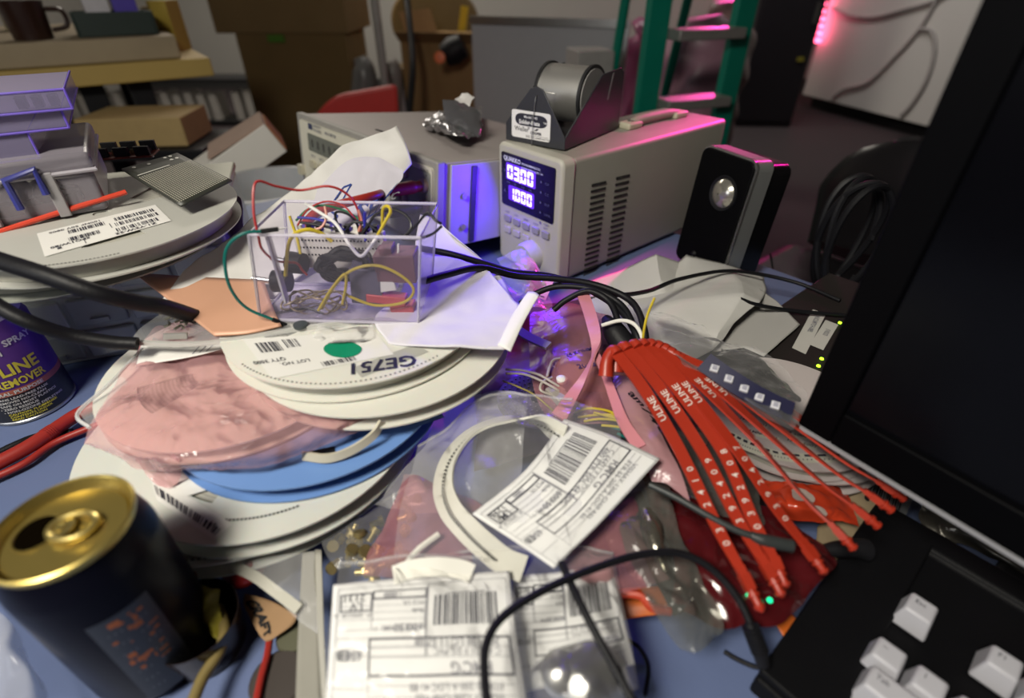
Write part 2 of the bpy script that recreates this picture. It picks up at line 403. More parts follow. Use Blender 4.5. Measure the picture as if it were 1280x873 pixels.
# round brown chair back, yellow tag
p = dep(540, 30, 3.9)
rc = empty('round_back_chair', (p.x, p.y, 0), 0, 'brown chair with a wide rounded back behind the tan carton', 'chair')
DBR = mat('brown_vinyl', (.16, .10, .03), .5)
MB().prism([(.34 * math.cos(a), .26 * math.sin(a)) for a in [math.pi * 2 * k / 40 for k in range(40)]], -.04, .04, 'y', M=Matrix.Translation((0, .2, p.z))).build('backrest', DBR, rc, bevel=.02)
MB().box((0, -.05, .50), (.52, .5, .09)).build('seat', DBR, rc, bevel=.03)
for sx in (-.2, .2):
    MB().box((sx, .22, p.z / 2), (.035, .035, p.z)).build('leg', BLK, rc); MB().box((sx, -.24, .23), (.035, .035, .46)).build('leg', BLK, rc)
p = dep(579, 24, 3.5)
MB().box(p, (.05, .01, .15), R=Matrix.Rotation(.2, 3, 'Y')).top('yellow_tag', mat('yellow_tag', (.7, .5, .02), .6), 'yellow tag hanging by the round-backed chair', 'tag')
# pole, dark cable, wrapped bundles
p = dep(477, 70, 3.0)
sp = empty('metal_stand', (p.x, p.y, 0), 0, 'pale metal stand with a thin pole between the background cartons', 'stand')
MB().cyl((0, 0, .05), (0, 0, 2.0), .025, seg=14).build('pole', mat('pale_metal', (.45, .44, .42), .4, .3), sp)
MB().lathe([(.001, 0), (.12, 0), (.12, .02), (.05, .05), (.001, .06)], 28).build('base', BLK, sp)
MB().box((0, -.02, 1.17), (.10, .06, .12)).build('clamp', BLK, sp, bevel=.01)
for i, (px, py, w, c) in enumerate(((452, 95, .17, (.20, .20, .20)), (489, 100, .13, (.30, .28, .27)))):
    p = dep(px, py, 3.15 + .1 * i); mb = MB()
    mb.tube([(p.x, p.y, .0), (p.x - .03, p.y, .3), (p.x + .02, p.y, .6), (p.x, p.y, p.z + .10)], [w * .6, w * .55, w * .42, w * .2], 14)
    mb.top('wrapped_bundle', mat('wrap%d' % i, c, .3, bump=1, bscale=20),
           ['grey plastic-wrapped bundle standing next to the brown carton stack', 'pale plastic-wrapped bundle standing beside the metal stand'][i], 'bundle')
MB().tube([dep(505, -30, 2.9), dep(512, 30, 2.85), dep(516, 80, 2.8), dep(512, 135, 2.8), dep(505, 220, 2.8)], .018, 8).top('hanging_cable_or_shadow', RUB, 'thick black cable hanging in front of the background cartons', 'cable')
# red chair
p = dep(445, 126, 2.1)
rd = empty('red_chair', (p.x, p.y, 0), .15, 'red plastic chair with a curved back behind the bench meter', 'chair')
CH = mat('red_chair', (.55, .035, .03), .4)
zc = p.z + .034
prof = [(-.17 * 1 + .34 * k / 24, ) for k in range(25)]
top = [(x[0], zc + .14 * x[0] - .10 * max(0, -x[0] / .17 - .2) ** 2 - .5 * max(0, x[0] / .17 - .85) ** 2) for x in prof]
MB().prism([(-.16, zc - .42), (.14, zc - .42)] + [(a, b) for a, b in top[::-1]], -.015, .02, 'y').build('backrest', CH, rd, bevel=.01)
MB().box((0, -.2, zc - .45), (.38, .40, .04)).build('seat', CH, rd, bevel=.015)
for sx in (-.15, .15):
    for sy in (-.36, -.03): MB().cyl((sx, sy, 0), (sx, sy, zc - .46), .012, seg=10).build('leg', STEEL, rd)
# grey folding table standing on edge
GREYP = mat('grey_panel', (.42, .42, .45), .6, var=.04)
a, b = dep(590, 8, 2.30), dep(786, 40, 2.12)
c1, c2 = dep(690, 100, 2.7), dep(786, 128, 2.5)
ft = empty('leaning_panel', ((a.x + b.x) / 2, (a.y + b.y) / 2, 0), math.atan2(b.y - a.y, b.x - a.x), 'large grey panel standing on edge behind the solder spool', 'panel')
ln = math.hypot(b.x - a.x, b.y - a.y)
MB().box((0, 0, (a.z + b.z) / 4), (ln, .03, (a.z + b.z) / 2)).build('board', GREYP, ft, bevel=.004)
MB().box((ln / 2 - .01, -.02, (a.z + b.z) / 4), (.03, .02, (a.z + b.z) / 2)).build('edge_rail', STEEL, ft)
MB().box((0, -.02, (a.z + b.z) / 2 - .01), (ln, .02, .03)).build('edge_rail', STEEL, ft)
p = dep(740, 88, 1.92)
boxthing('white_carton', (p.x, p.y + .1, 0), (.14, .16, p.z + .06), .2, mat('white_carton', (.36, .34, .33), .7), 'narrow pale carton against the grey panel', 'carton')
# ladder
LG = mat('ladder_green', (.0, .20, .135), .45, var=.06)
ALU = mat('ladder_alu', (.36, .34, .33), .4, .5)
pl, pr = dep(815, 70, 1.62), dep(918, 70, 1.72)
la = math.atan2(pr.y - pl.y, pr.x - pl.x); lw = math.hypot(pr.x - pl.x, pr.y - pl.y)
ld = empty('step_ladder', (pl.x, pl.y, 0), la, 'green fibreglass step ladder with metal steps behind the power supply', 'ladder')
for x in (0, lw): MB().box((x, 0, 1.15), (.075, .03, 2.3)).build('rail', LG, ld, bevel=.004)
for py in (128, 42, -60, 230, 360, 560):
    zz = h_at(862, py, pl.y + .02) + T
    if 0.05 < zz < 2.3: MB().box((lw / 2, -.03, zz), (lw - .075, .09, .03)).build('step', ALU, ld, bevel=.004)
for x in (.03, lw - .03): MB().cyl((x + .10, .55, 0.01), (x - .01, .05, 2.25), .018, seg=10).build('rear_leg', LG, ld)
# pink-lit bags behind the ladder
for i, (px, py, d, w, lab) in enumerate(((790, 105, 2.75, .11, 'narrow pink-lit sack left of the green ladder'), (865, 95, 2.3, .17, 'crumpled pink-lit sack seen between the ladder rails'), (900, 60, 2.9, .15, 'tall dusky sack behind the right ladder rail'))):
    p = dep(px, py, d); mb = MB(); mb.tube([(p.x, p.y, 0.01), (p.x, p.y, .4), (p.x + .02, p.y, .8), (p.x, p.y, p.z + .22)], [w, w * 1.05, w, w * .45], 28, 10)
    for k, v in enumerate(mb.v): mb.v[k] = v + V((noise.noise(v * 9), noise.noise(v * 9 + V((9, 0, 0))), 0)) * .04
    mb.top('sack', mat('sack%d' % i, ((.40, .12, .24), (.42, .22, .30), (.22, .14, .14))[i], .35, bump=.8, bscale=20), lab, 'sack')
# dark cabinet and white panel with cable shadows built as tubes
p = dep(965, 112, 4.4)
dc = empty('dark_cabinet', (p.x, p.y + .25, 0), -.05, 'black cabinet standing left of the white panel', 'cabinet')
MB().box((0, 0, .75), (.50, .5, 1.5)).build('cabinet_body', mat('cab', (.012, .010, .014), .5), dc, bevel=.006)
MB().box((.0, -.256, .75), (.46, .012, 1.4)).build('door', mat('cab2', (.014, .012, .016), .4), dc, bevel=.004)
MB().box((.19, -.272, .85), (.015, .02, .14)).build('handle', STEEL, dc)
MB().box((.17, -.268, .53), (.05, .012, .03)).build('sticker', mat('ysticker', (.25, .22, .02), .5), dc)
ww = []
e0, e1 = at(1003, 118, -.64), at(1152, 156, -.64)
wa = math.atan2(e1.y - e0.y, e1.x - e0.x); wl = (e1 - e0).length * 1.75
wp = empty('white_cabinet', (e0.x, e0.y, 0), wa, 'tall white panel cabinet with grey tubes for cable shadows across its front, far right', 'cabinet')
WPM = mat('white_panel', (.72, .70, .67), .5, var=.03)
zb = e0.z
MB().box((wl / 2, .02, zb + .75), (wl, .04, 1.5)).build('front_panel', WPM, wp, bevel=.003)
MB().box((wl / 2, .30, zb + .75), (wl, .5, 1.498)).build('cabinet_body', mat('panel_dark', (.2, .19, .19), .6), wp)
MB().box((wl / 2, .33, zb / 2), (wl - .06, .44, zb)).build('plinth', BLK, wp)
wpn = V((-math.sin(wa), math.cos(wa), 0)) * -1
def onpanel(px, py, o=.02): return on_plane(px, py, e0 + wpn * o, wpn)
CABSHADE = mat('cable_shadow_grey', (.42, .40, .39), .6)  # blurred cable shadows on the panel, modelled as grey tubes
for i, (pts, lab) in enumerate((([(1040, 10), (1065, 20), (1095, 21), (1130, 12), (1165, 2), (1190, -12)], 'grey tube for a cable shadow sagging across the top of the white panel'),
    ([(1175, -8), (1150, 35), (1115, 75), (1085, 103), (1055, 112), (1040, 124)], 'grey tube for a cable shadow running diagonally down the white panel'),
    ([(1150, 36), (1165, 40), (1168, 65), (1158, 100), (1140, 130), (1125, 146)], 'grey tube for a cable shadow looping down the right of the white panel'))):
    MB().tube([onpanel(*q) for q in pts], .014, 8).top('hanging_cable_or_shadow', CABSHADE, lab, 'cable')
ls = empty('led_strip_light', onpanel(1030, 20, .06), 0, 'glowing pink-white LED strip at the left edge of the white panel', 'led strip')
LEDE = emis('pink_led', (1, .10, .22), 7)
mb = MB(); pa, pb = onpanel(1037, -60, .05), onpanel(1020, 54, .05)
mb.tube([pa, pb], .012, 8, smooth=False); mb.build('strip_tape', mat('pink_strip', (.8, .2, .35), .4), ls, world=True)
for k in range(12):
    c = pa.lerp(pb, (k + .5) / 12) + wpn * .02
    MB().lathe([(.001, -.022), (.05, -.016), (.062, 0), (.05, .016), (.001, .022)], 14, M=Matrix.Translation(c) @ Matrix.Rotation(.25, 4, 'Y')).build('led', LEDE, ls, world=True)
# chair at the right and coiled cable on it
LEA = mat('black_leather', (.012, .011, .013), .28, bump=.4, bscale=40)
p = dep(1105, 300, 1.05)
oc = empty('office_chair', (p.x + .12, p.y + .1, 0), -.9, 'black padded office chair behind the monitor', 'chair')
ot = dep(1130, 170, 1.15).z
mb = MB(); mb.tube([(0, 0, .52), (0, .03, .65), (0, .05, ot - .1), (0, .04, ot)], [.20, .22, .19, .10], 24, 10)
for k, v in enumerate(mb.v): mb.v[k] = V((v.x, v.y * .35 + .02, v.z))
mb.build('backrest', LEA, oc)
MB().box((0, -.26, .49), (.46, .46, .09)).build('seat', LEA, oc, bevel=.035)
MB().cyl((0, -.24, .09), (0, -.24, .45), .03).build('column', STEEL, oc)
for k in range(5):
    a = k * 2 * math.pi / 5; MB().cyl((0, -.24, .09), (.28 * math.cos(a), -.24 + .28 * math.sin(a), .05), .025, .016).build('foot', BLK, oc)
    MB().lathe([(.001, -.02), (.028, -.02), (.028, .02), (.001, .02)], 14, M=Matrix.Translation((.28 * math.cos(a), -.24 + .28 * math.sin(a), .028)) @ Matrix.Rotation(math.pi / 2, 4, 'X')).build('castor', BLK, oc)

# ================================================================== INSTRUMENTS ON THE DESK
def loc(root, px, py, axis, val):
    """pixel -> local coordinates on the plane local[axis]=val of a thing"""
    M = rootm(root); p0 = V((0, 0, 0)); p0[axis] = val; n = V((0, 0, 0)); n[axis] = 1
    return M.inverted() @ on_plane(px, py, M @ p0, (M.to_3x3() @ n).normalized())
def flat(root, axis, off, ox=0, oz=0, flip=1):
    """printing surface: x to the right, y up, on the front (axis y) or right side (axis x) of a thing"""
    M = rootm(root)
    if axis == 'front': return lambda x, y: M @ V((ox + x, off, oz + y))
    if axis == 'side': return lambda x, y: M @ V((off, ox + x, oz + y))
    return lambda x, y: M @ V((ox + x, oz + y, off))
def rrect(x0, z0, x1, z1, r, n=5):
    P = []
    for cx, cz, a0 in ((x1 - r, z1 - r, 0), (x0 + r, z1 - r, 90), (x0 + r, z0 + r, 180), (x1 - r, z0 + r, 270)):
        for k in range(n + 1):
            a = math.radians(a0 + 90 * k / n); P.append((cx + r * math.cos(a), cz + r * math.sin(a)))
    return P
# ---- bench meter
HPA = math.radians(-47)
tr = at(545, 205, .15); HT = math.radians(-7); HW, HH, HD = .376, .108, .32
base = tr - (Matrix.Rotation(HPA, 3, 'Z') @ Matrix.Rotation(HT, 3, 'X')) @ V((0, 0, HH))
hp = empty('bench_meter', base, HPA, 'wide cream-fronted bench meter propped up at the back left, grey display', 'meter', rx=HT)
GREYC = mat('meter_cover', (.36, .32, .31), .45, var=.04, bump=.1, bscale=700)
MB().prism([(-HW, 0), (0, 0), (0, HH), (-HW, HH)], .012, HD, 'y').build('cover', GREYC, hp, bevel=.002)
MB().prism([(-HW - .003, 0), (.003, 0), (.003, HH + .002), (-HW - .003, HH + .002)], .0, .012, 'y').build('bezel', mat('meter_bezel', (.30, .29, .27), .5), hp, bevel=.002)
MB().prism(rrect(-HW + .012, .006, -.004, HH - .006, .004), -.003, .002, 'y').build('front_panel', CREAM, hp)
d0, d1 = loc(hp, 385, 165, 1, -.003), loc(hp, 448, 212, 1, -.003)
dx0, dx1 = d0.x, d0.x + .15
fz = HH * .80; 
MB().prism(rrect(dx0, HH * .56, dx1, HH * .80, .002), -.0045, -.003, 'y').build('display', mat('lcd', (.16, .17, .15), .25), hp)
ik = Ink(flat(hp, 'front', -.005))
for k in range(7): ik.text('8' if k % 3 else '0', dx0 + .012 + k * .019, HH * .62, .018, sx=.8)
ik.build('display_digits', mat('lcd_ink', (.09, .09, .085), .5), hp)
ik = Ink(flat(hp, 'front', -.0034))
ik.rect(dx0 + .004, HH * .86, dx0 + .018, HH * .94, mi=1); ik.text('HEWLETT', dx0 + .021, HH * .91, .006); ik.text('PACKARD', dx0 + .021, HH * .855, .006)
ik.text('MULTIMETER', dx0 + .06, HH * .87, .006)
for k in range(6): ik.text(('DC V', 'AC V', 'OHM', 'FREQ', 'CONT', 'NULL')[k], dx0 + .005 + k * .028, HH * .47, .006)
ik.build('printed_text', [GREYINK, mat('logo_blue', (.05, .06, .12), .5)], hp)
for k in range(6):
    for j in range(2):
        MB().prism(rrect(dx0 + .004 + k * .028, HH * (.32 - j * .2), dx0 + .020 + k * .028, HH * (.42 - j * .2), .0015), -.008, -.003, 'y').build('button', mat('meter_button', (.50, .47, .36), .5), hp)
pw = loc(hp, 378, 208, 1, -.003)
MB().prism(rrect(pw.x - .004, pw.z - .012, pw.x + .010, pw.z + .004, .001), -.010, -.003, 'y').build('power_switch', mat('meter_button', (.50, .47, .36), .5), hp)
jx = []
MB().prism(rrect(-.098, .006, -.006, HH - .012, .003), -.0042, -.0028, 'y').build('terminal_plate', mat('term_plate', (.30, .31, .27), .5), hp)
for px, py in ((507, 214), (506, 246), (531, 232), (531, 258)):
    c = loc(hp, px, py, 1, -.004)
    MB().lathe([(.0035, 0), (.0085, 0), (.0085, .005), (.0065, .007), (.0035, .007), (.0035, .001)], 20, M=Matrix.Translation((c.x, -.004, c.z)) @ Matrix.Rotation(math.pi / 2, 4, 'X'), cap=False).build('jack', mat('jack_ring', (.42, .30, .27), .4), hp)
    MB().cyl((c.x, -.0045, c.z), (c.x, -.006, c.z), .0035).build('jack_hole', BLK, hp); jx.append(c)
ik = Ink(flat(hp, 'front', -.0046))
ik.text('INPUT', jx[2].x, jx[2].z + .016, .0055, align='C'); ik.text('V', jx[2].x + .004, jx[2].z + .011, .005, align='C'); ik.text('HI', jx[0].x, jx[0].z + .011, .0055, align='C'); ik.text('LO', jx[1].x, jx[1].z + .011, .0055, align='C'); ik.text('SENSE', jx[0].x, jx[0].z + .017, .0055, align='C')
ik.build('terminal_text', mat('term_ink', (.08, .08, .08), .6), hp)
MB().box((.0025, .15, HH / 2), (.004, .26, HH * .96)).build('side_plate', mat('meter_side', (.42, .41, .45), .4, var=.03, bump=.08, bscale=500), hp, bevel=.001)
MB().box((.0052, .055, HH / 2), (.003, .008, HH * .9)).build('side_groove', mat('dark_groove', (.03, .03, .05), .5), hp)
for z in (.25, .62): MB().cyl((.004, .040, HH * z), (.0075, .040, HH * z), .004).build('screw', STEEL, hp)
for s_ in (-HW + .04, -.04): MB().box((s_, .03, -.020), (.03, .012, .042)).build('tilt_foot', BLK, hp, bevel=.002)
MB().box((-HW / 2, .05, HH + .0006), (.06, .004, .0012)).build('cover_slot', BLK, hp)

# test leads plugged into the meter
def testlead(c, col, name, label, pts, r=.0042):
    M = rootm(hp); a = M @ V((c.x, -.006, c.z)); b = M @ V((c.x - .002, -.060, c.z - .002))
    rt = empty(name, a, 0, label, 'test lead')
    mb = MB(); mb.tube([a, a.lerp(b, .25), a.lerp(b, .3), a.lerp(b, .8), b], [.0065, .0068, .0080, .0072, .0048], 14, 6)
    mb.build('plug', col, rt, world=True)
    MB().tube([b] + [dep(*p) for p in pts], r, 10, 10).build('lead', col, rt, world=True); return rt
REDL = mat('red_lead', (.32, .022, .015), .45)
testlead(jx[2], REDL, 'test_lead', 'red test lead plugged into the cream bench meter', [(470, 244, .515), (420, 257, .488), (396, 266, .478), (380, 282, .470)])
testlead(jx[3], RUB, 'test_lead', 'black test lead plugged into the meter below the red one', [(470, 266, .545), (430, 272, .53), (395, 282, .515), (370, 300, .50)])
# silver antistatic bag on the meter
M = rootm(hp)
def ontop(px, py, o=0): return on_plane(px, py, M @ V((0, 0, HH + .003 + o)), (M.to_3x3() @ V((0, 0, 1))))
rt = empty('antistatic_bag', ontop(575, 170), 0, 'crumpled silver antistatic bag lying on top of the meter', 'bag')
sh = Sheet([[ontop(533, 150, .002), ontop(556, 140, .012), ontop(602, 134, .012)], [ontop(530, 158, .003), ontop(560, 156, .018), ontop(602, 152, .012)], [ontop(548, 166, .002), ontop(572, 173, .012), ontop(600, 172, .002)]], 40, 40, .005, 55, 2)
sh.mb().build('lower_fold', SILV, rt, world=True)
a0 = ontop(560, 160, .012)
sh = Sheet([[dep(553, 118 + 6, axial(a0) + .01), dep(578, 127, axial(a0) + .012), dep(600, 142, axial(a0) + .01)], [dep(555, 142, axial(a0)), dep(578, 148, axial(a0) - .004), dep(600, 158, axial(a0))], [dep(556, 160, axial(a0) - .006), dep(578, 166, axial(a0) - .01), dep(599, 171, axial(a0) - .006)]], 30, 30, .002, 50, 4)
sh.mb().build('upper_fold', SILV, rt, world=True)
sh = Sheet([[dep(578, 116, axial(a0) + .01), dep(594, 120, axial(a0) + .01)], [dep(568, 124, axial(a0) + .006), dep(585, 132, axial(a0) + .006)]], 10, 10, .004, 60, 5)
sh.mb().build('label', mat('pale_label', (.62, .60, .58), .5), rt, world=True)

# ---- power supply
p0 = at(703, 203, .16); PW, PH, PD = .114, .16, .335
ps = empty('power_supply', (p0.x, p0.y, T), ANG, 'grey bench power supply with two glowing blue readouts and a dial', 'power supply')
PSB = mat('psu_body', (.32, .31, .265), .5, var=.03, bump=.12, bscale=900)
PSF = mat('psu_front', (.48, .465, .40), .5, var=.03)
MB().prism(rrect(-PW, .004, 0, PH, .006), .022, PD, 'y').build('case', PSB, ps, bevel=.0015)
MB().prism(rrect(-PW - .0015, .003, .0015, PH + .0015, .009), .0, .023, 'y').build('front_bezel', PSF, ps, bevel=.004)
for x in (-PW + .015, -.015):
    for y in (.03, PD - .085): MB().cyl((x, y, 0), (x, y, .0045), .007).build('foot', BLK, ps)
# display panel
tl, trr, br_, bl_ = [loc(ps, *q, 1, -.001) for q in ((625, 186), (698, 212), (693, 285), (621, 244))]
dx0, dx1, dz0, dz1 = -PW + .007, -.009, (bl_.z + br_.z) / 2 - .002, PH - .009
MB().prism(rrect(dx0, dz0, dx1, dz1, .003), -.0015, .002, 'y').build('display_panel', mat('psu_panel', (.008, .006, .03), .25), ps)
SF = flat(ps, 'front', -.0022)
SEGS = {'0': 'abcdef', '3': 'abgcd', '1': 'bc', '.': ''}
def seg7(ik, ch, x, z, w, h, t, mi=0):
    m = z + h / 2; g = t * .22
    R = {'a': (x + g, z + h - t, x + w - g, z + h), 'd': (x + g, z, x + w - g, z + t), 'g': (x + g, m - t / 2, x + w - g, m + t / 2),
         'f': (x, m + g, x + t, z + h - g), 'b': (x + w - t, m + g, x + w, z + h - g), 'e': (x, z + g, x + t, m - g), 'c': (x + w - t, z + g, x + w, m - g)}
    for s_ in SEGS[ch]: ik.rect(*R[s_], mi=mi)
DIG = emis('digit_glow', (.70, .58, 1), 2.4); WIN = emis('window_glow', (.16, .04, 1), 1.1)
q0 = [loc(ps, *q, 1, -.002) for q in ((634, 203), (668, 219), (667, 234), (634, 222))]
q1 = [loc(ps, *q, 1, -.002) for q in ((637, 232), (666, 246), (665, 259), (637, 248))]
for nm, q, s_ in (('voltage_readout', q0, '0300'), ('current_readout', q1, '1000')):
    x0, x1 = q[0].x, q[1].x; z0, z1 = (q[2].z + q[3].z) / 2, (q[0].z + q[1].z) / 2
    MB().prism(rrect(x0 - .002, z0 - .002, x1 + .002, z1 + .002, .002), -.0021, -.0015, 'y').build(nm, WIN, ps)
    ik = Ink(SF, .0006); n = 4; cw = (x1 - x0) / n
    for k, ch in enumerate(s_): seg7(ik, ch, x0 + k * cw + cw * .08, z0, cw * .84, z1 - z0, cw * .28)
    kk = 1 if s_ == '0300' else 0
    ik.rect(x0 + (kk + 1) * cw - cw * .07, z0 - .001, x0 + (kk + 1) * cw + cw * .07, z0 + .0012)
    ik.build('lit_digits', DIG, ps)
ik = Ink(SF)
ik.text('QUAKKO', dx0 + .006, dz1 - .0085, .0075, bold=.03); ik.text('PROGRAMMABLE DC', dx0 + .040, dz1 - .0080, .0036); ik.text('POWER SUPPLY  0-30V / 3A', dx0 + .040, dz1 - .0125, .0032)
ik.text('V', dx0 + .006, q0[2].z + .006, .006, mi=1); ik.text('A', dx0 + .006, q1[2].z + .006, .006, mi=1)
for k, t_ in enumerate(('C.V', 'C.C', 'OUT', 'LOCK', 'OVP')):
    z = dz1 - .022 - k * .0125; ik.text(t_, dx1 - .015, z, .0042, mi=1); ik.disc(dx1 - .022, z + .0015, .0014, mi=1)
for k in range(4): ik.text(('MEM', 'SET', 'OCP', 'REM')[k], q0[0].x + k * .014, q0[2].z - .0065, .003, mi=1)
ik.build('panel_text', [mat('panel_white', (.6, .6, .7), .5, emit=(.5, .5, .8), es=.3), mat('panel_grey', (.12, .12, .25), .5)], ps)
KEY = mat('psu_key', (.30, .29, .27), .5)
kz = dz0
for k in range(5):
    for j in range(2 if k < 3 else 1):
        x = dx0 + .007 + k * .0185; z = kz - .016 - j * .016
        MB().prism(rrect(x - .001, z - .0055, x + .0115, z + .0030, .0015), -.0035, .001, 'y').build('key', KEY if j == 0 else PSF, ps, bevel=.0006)
ik = Ink(flat(ps, 'front', -.0004))
for k in range(5): ik.text(('V-SET', 'I-SET', 'MEMO', 'LOCK', 'OUT')[k], dx0 + .0065 + k * .0185, kz - .0105, .0036)
ik.build('key_text', GREYINK, ps)
kc = loc(ps, 666, 318, 1, 0)
MB().lathe([(.001, .018), (.0165, .018), (.0185, .014), (.0195, 0), (.001, -.002)], 40, M=Matrix.Translation((kc.x, 0, kc.z)) @ Matrix.Rotation(math.pi / 2, 4, 'X')).build('dial', mat('psu_dial', (.50, .49, .44), .4), ps)
# vents
mb = MB()
for ca, cb in (((738, 233), (729, 345)), ((769, 224), (755, 340))):
    a, b = loc(ps, *ca, 0, .0), loc(ps, *cb, 0, .0)
    for k in range(17):
        t = k / 16; y = a.y + (b.y - a.y) * .15; z = a.z + (b.z - a.z) * t
        mb.box((.0004, y + .0145, z), (.0012, .026, .0030), R=Matrix.Rotation(-.05, 3, 'X'))
mb.build('vent_slots', mat('vent_dark', (.015, .014, .012), .9), ps)
HM = mat('psu_handle', (.36, .35, .28), .55)
MB().tube([(-.057, .185, PH + .001), (-.057, .195, PH + .006), (-.057, .22, PH + .008), (-.057, .275, PH + .007), (-.057, .30, PH + .002)], .0065, 10).build('handle', HM, ps)
for y in (.186, .292): MB().box((-.057, y, PH + .004), (.022, .030, .009)).build('handle_mount', mat('psu_mount', (.50, .48, .36), .5), ps, bevel=.003)
for y in (.186, .29): MB().cyl((-.057, y, PH + .008), (-.057, y, PH + .0100), .004).build('screw', STEEL, ps)
# blue light thrown by the readouts
ld_ = bpy.data.lights.new('readout_and_fill_light', 'AREA'); ld_.energy = .36; ld_.color = (.07, .0, 1); ld_.shape = 'RECTANGLE'; ld_.size = .05; ld_.size_y = .045
lo = link(bpy.data.objects.new('readout_and_fill_light', ld_)); M = rootm(ps)
lo.location = M @ V((q0[0].x + .045, -.012, q0[2].z - .004)); lo.rotation_euler = (M.to_3x3() @ V((-.1, -1, -.4))).to_track_quat('-Z', 'Y').to_euler()

l2 = bpy.data.lights.new('readout_and_fill_light', 'SPOT'); l2.energy = 3.2; l2.color = (.10, .02, 1); l2.spot_size = 1.0; l2.spot_blend = 1; l2.shadow_soft_size = .02  # added blue fill above the case for the foam sheet, not from the readouts
lo = link(bpy.data.objects.new('readout_and_fill_light', l2)); lo.location = M @ V((-.05, -.03, PH + .075)); lo.rotation_euler = (at(585, 335, .12) - lo.location).to_track_quat('-Z', 'Y').to_euler()

# ---- solder holder and spool on the power supply
zt = PH + .002
b = at(706, 188, zt)
SA = math.radians(-36); SW = .086; SDp = .140
a = b - V((math.cos(SA), math.sin(SA), 0)) * SW
so = empty('solder_holder', (a.x, a.y, T + zt), SA, 'black sheet-metal solder holder with a white label, on the power supply', 'solder holder')
SB = mat('holder_black', (.035, .036, .042), .42, bump=.1, bscale=500)
aph = loc(so, 655, 106, 1, 0)
fh = aph.z
MB().prism([(0, 0), (SW, 0), (SW, fh * .20), (SW * .62, fh * .96), (SW * .52, fh), (SW * .42, fh * .96), (0, fh * .32)], -.001, .001, 'y').build('front_plate', SB, so, bevel=.0006)
ph = loc(so, 783, 83, 0, SW).z
MB().box((SW / 2, SDp / 2, .001), (SW, SDp, .002)).build('base_plate', SB, so)
for x in (.001, SW - .001):
    MB().prism([(0, 0), (SDp, 0), (SDp, ph * .92), (SDp * .93, ph), (SDp * .58, ph * .97), (0, fh * .2)], x - .001, x + .001, 'x').build('side_plate', SB, so, bevel=.0006)
    MB().prism([(SDp * .70, ph * .55), (SDp * .73, ph * .55), (SDp * .80, ph * .95), (SDp * .77, ph * .95)], x - .0013, x + .0013, 'x').build('axle_slot', mat('slot_grey', (.20, .20, .21), .5), so)
lx0, lx1, lz0, lz1 = SW * .11, SW * .76, fh * .09, fh * .575
lb = MB().prism(rrect(lx0, lz0, lx1, lz1, .003), -.0014, -.001, 'y').build('label', PAPER, so)
lw_, lh_ = lx1 - lx0, lz1 - lz0
SL = lambda x, y: rootm(so) @ V((lx0 + x * lw_, -.0014, lz0 + y * lh_))
ik = Ink(SL, .0002)
ik.m.add([ik.pt(x, y) for x, y in rrect(.10, .46, .92, .90, .18)], [list(range(24))])
ik2 = Ink(SL, .0005)
ik2.text('Model SM1', .5, .745, .13, align='C', bold=.015, sx=.6); ik2.text('Solder-Mate', .47, .53, .21, align='C', bold=.03, sx=.52); ik2.text('TM', .83, .62, .10, sx=.6)
ik.text('Weller', .08, .25, .24, sx=.55); ik.text('®', .43, .36, .12, sx=.6); ik.text('COOPER', .50, .20, .13, bold=.05, sx=.55)
ik.m.add([ik.pt(x, y) for x, y in ((.60, .33), (.66, .33), (.72, .42), (.66, .42))], [(0, 1, 2, 3)])
ik.text('Cooper Tools', .38, .10, .06, sx=.6); ik.text('Cheraw, South Carolina', .38, .05, .06, sx=.6); ik.text('COOPER HAND TOOLS', .64, .05, .08, sx=.45); ik.rect(.6, .14, .96, .15)
ik.build('label_print', INK, lb); ik2.build('label_white_text', mat('print_white', (.8, .8, .8), .6), lb)
sc_ = loc(so, 738, 112, 0, SW * .86); Rf = .036
spz, spy = ph * .60, SDp * .64
spz = max(spz, Rf + .003)
cx0 = rootm(so) @ V((SW * .035, spy, spz))
sp_ = empty('solder_spool', cx0, SA, 'spool of bright solder wire held in the black solder holder', 'spool')
SL_ = SW * .78; RW = Rf * .93
MX = Matrix.Rotation(math.pi / 2, 4, 'Y')
FL = mat('spool_flange', (.02, .02, .022), .4)
MB().lathe([(.008, 0), (Rf, 0), (Rf, .004), (.008, .004)], 48, M=MX).build('flange', FL, sp_)
MB().lathe([(.008, SL_ - .004), (Rf, SL_ - .004), (Rf, SL_), (.008, SL_)], 48, M=MX).build('flange', FL, sp_)
MB().lathe([(.011, SL_), (Rf * .88, SL_), (Rf * .88, SL_ + .0008), (.011, SL_ + .0008)], 48, M=MX).build('paper_disc', mat('spool_paper', (.42, .41, .40), .6), sp_)
MB().lathe([(.009, .004), (RW, .004), (RW, SL_ - .004), (.009, SL_ - .004)], 64, M=MX).build('solder_wire', wave('solder', (.55, .54, .51), (.92, .90, .86), 300, .36, .85, 'X', dist=1.5), sp_)
MB().cyl((-SW * .035 + .003, 0, 0), (SW * .965 - .003, 0, 0), .006, seg=16).build('axle', STEEL, sp_)
MB().tube([(0.03, -Rf * .9, .004), rootm(sp_).inverted() @ (rootm(so) @ V((SW * .52, .002, fh * .88))), rootm(sp_).inverted() @ (rootm(so) @ V((SW * .50, -.004, fh * .5))), rootm(sp_).inverted() @ (rootm(so) @ V((SW * .49, -.006, -.001)))], .0005, 6).build('loose_end', STEEL, sp_)

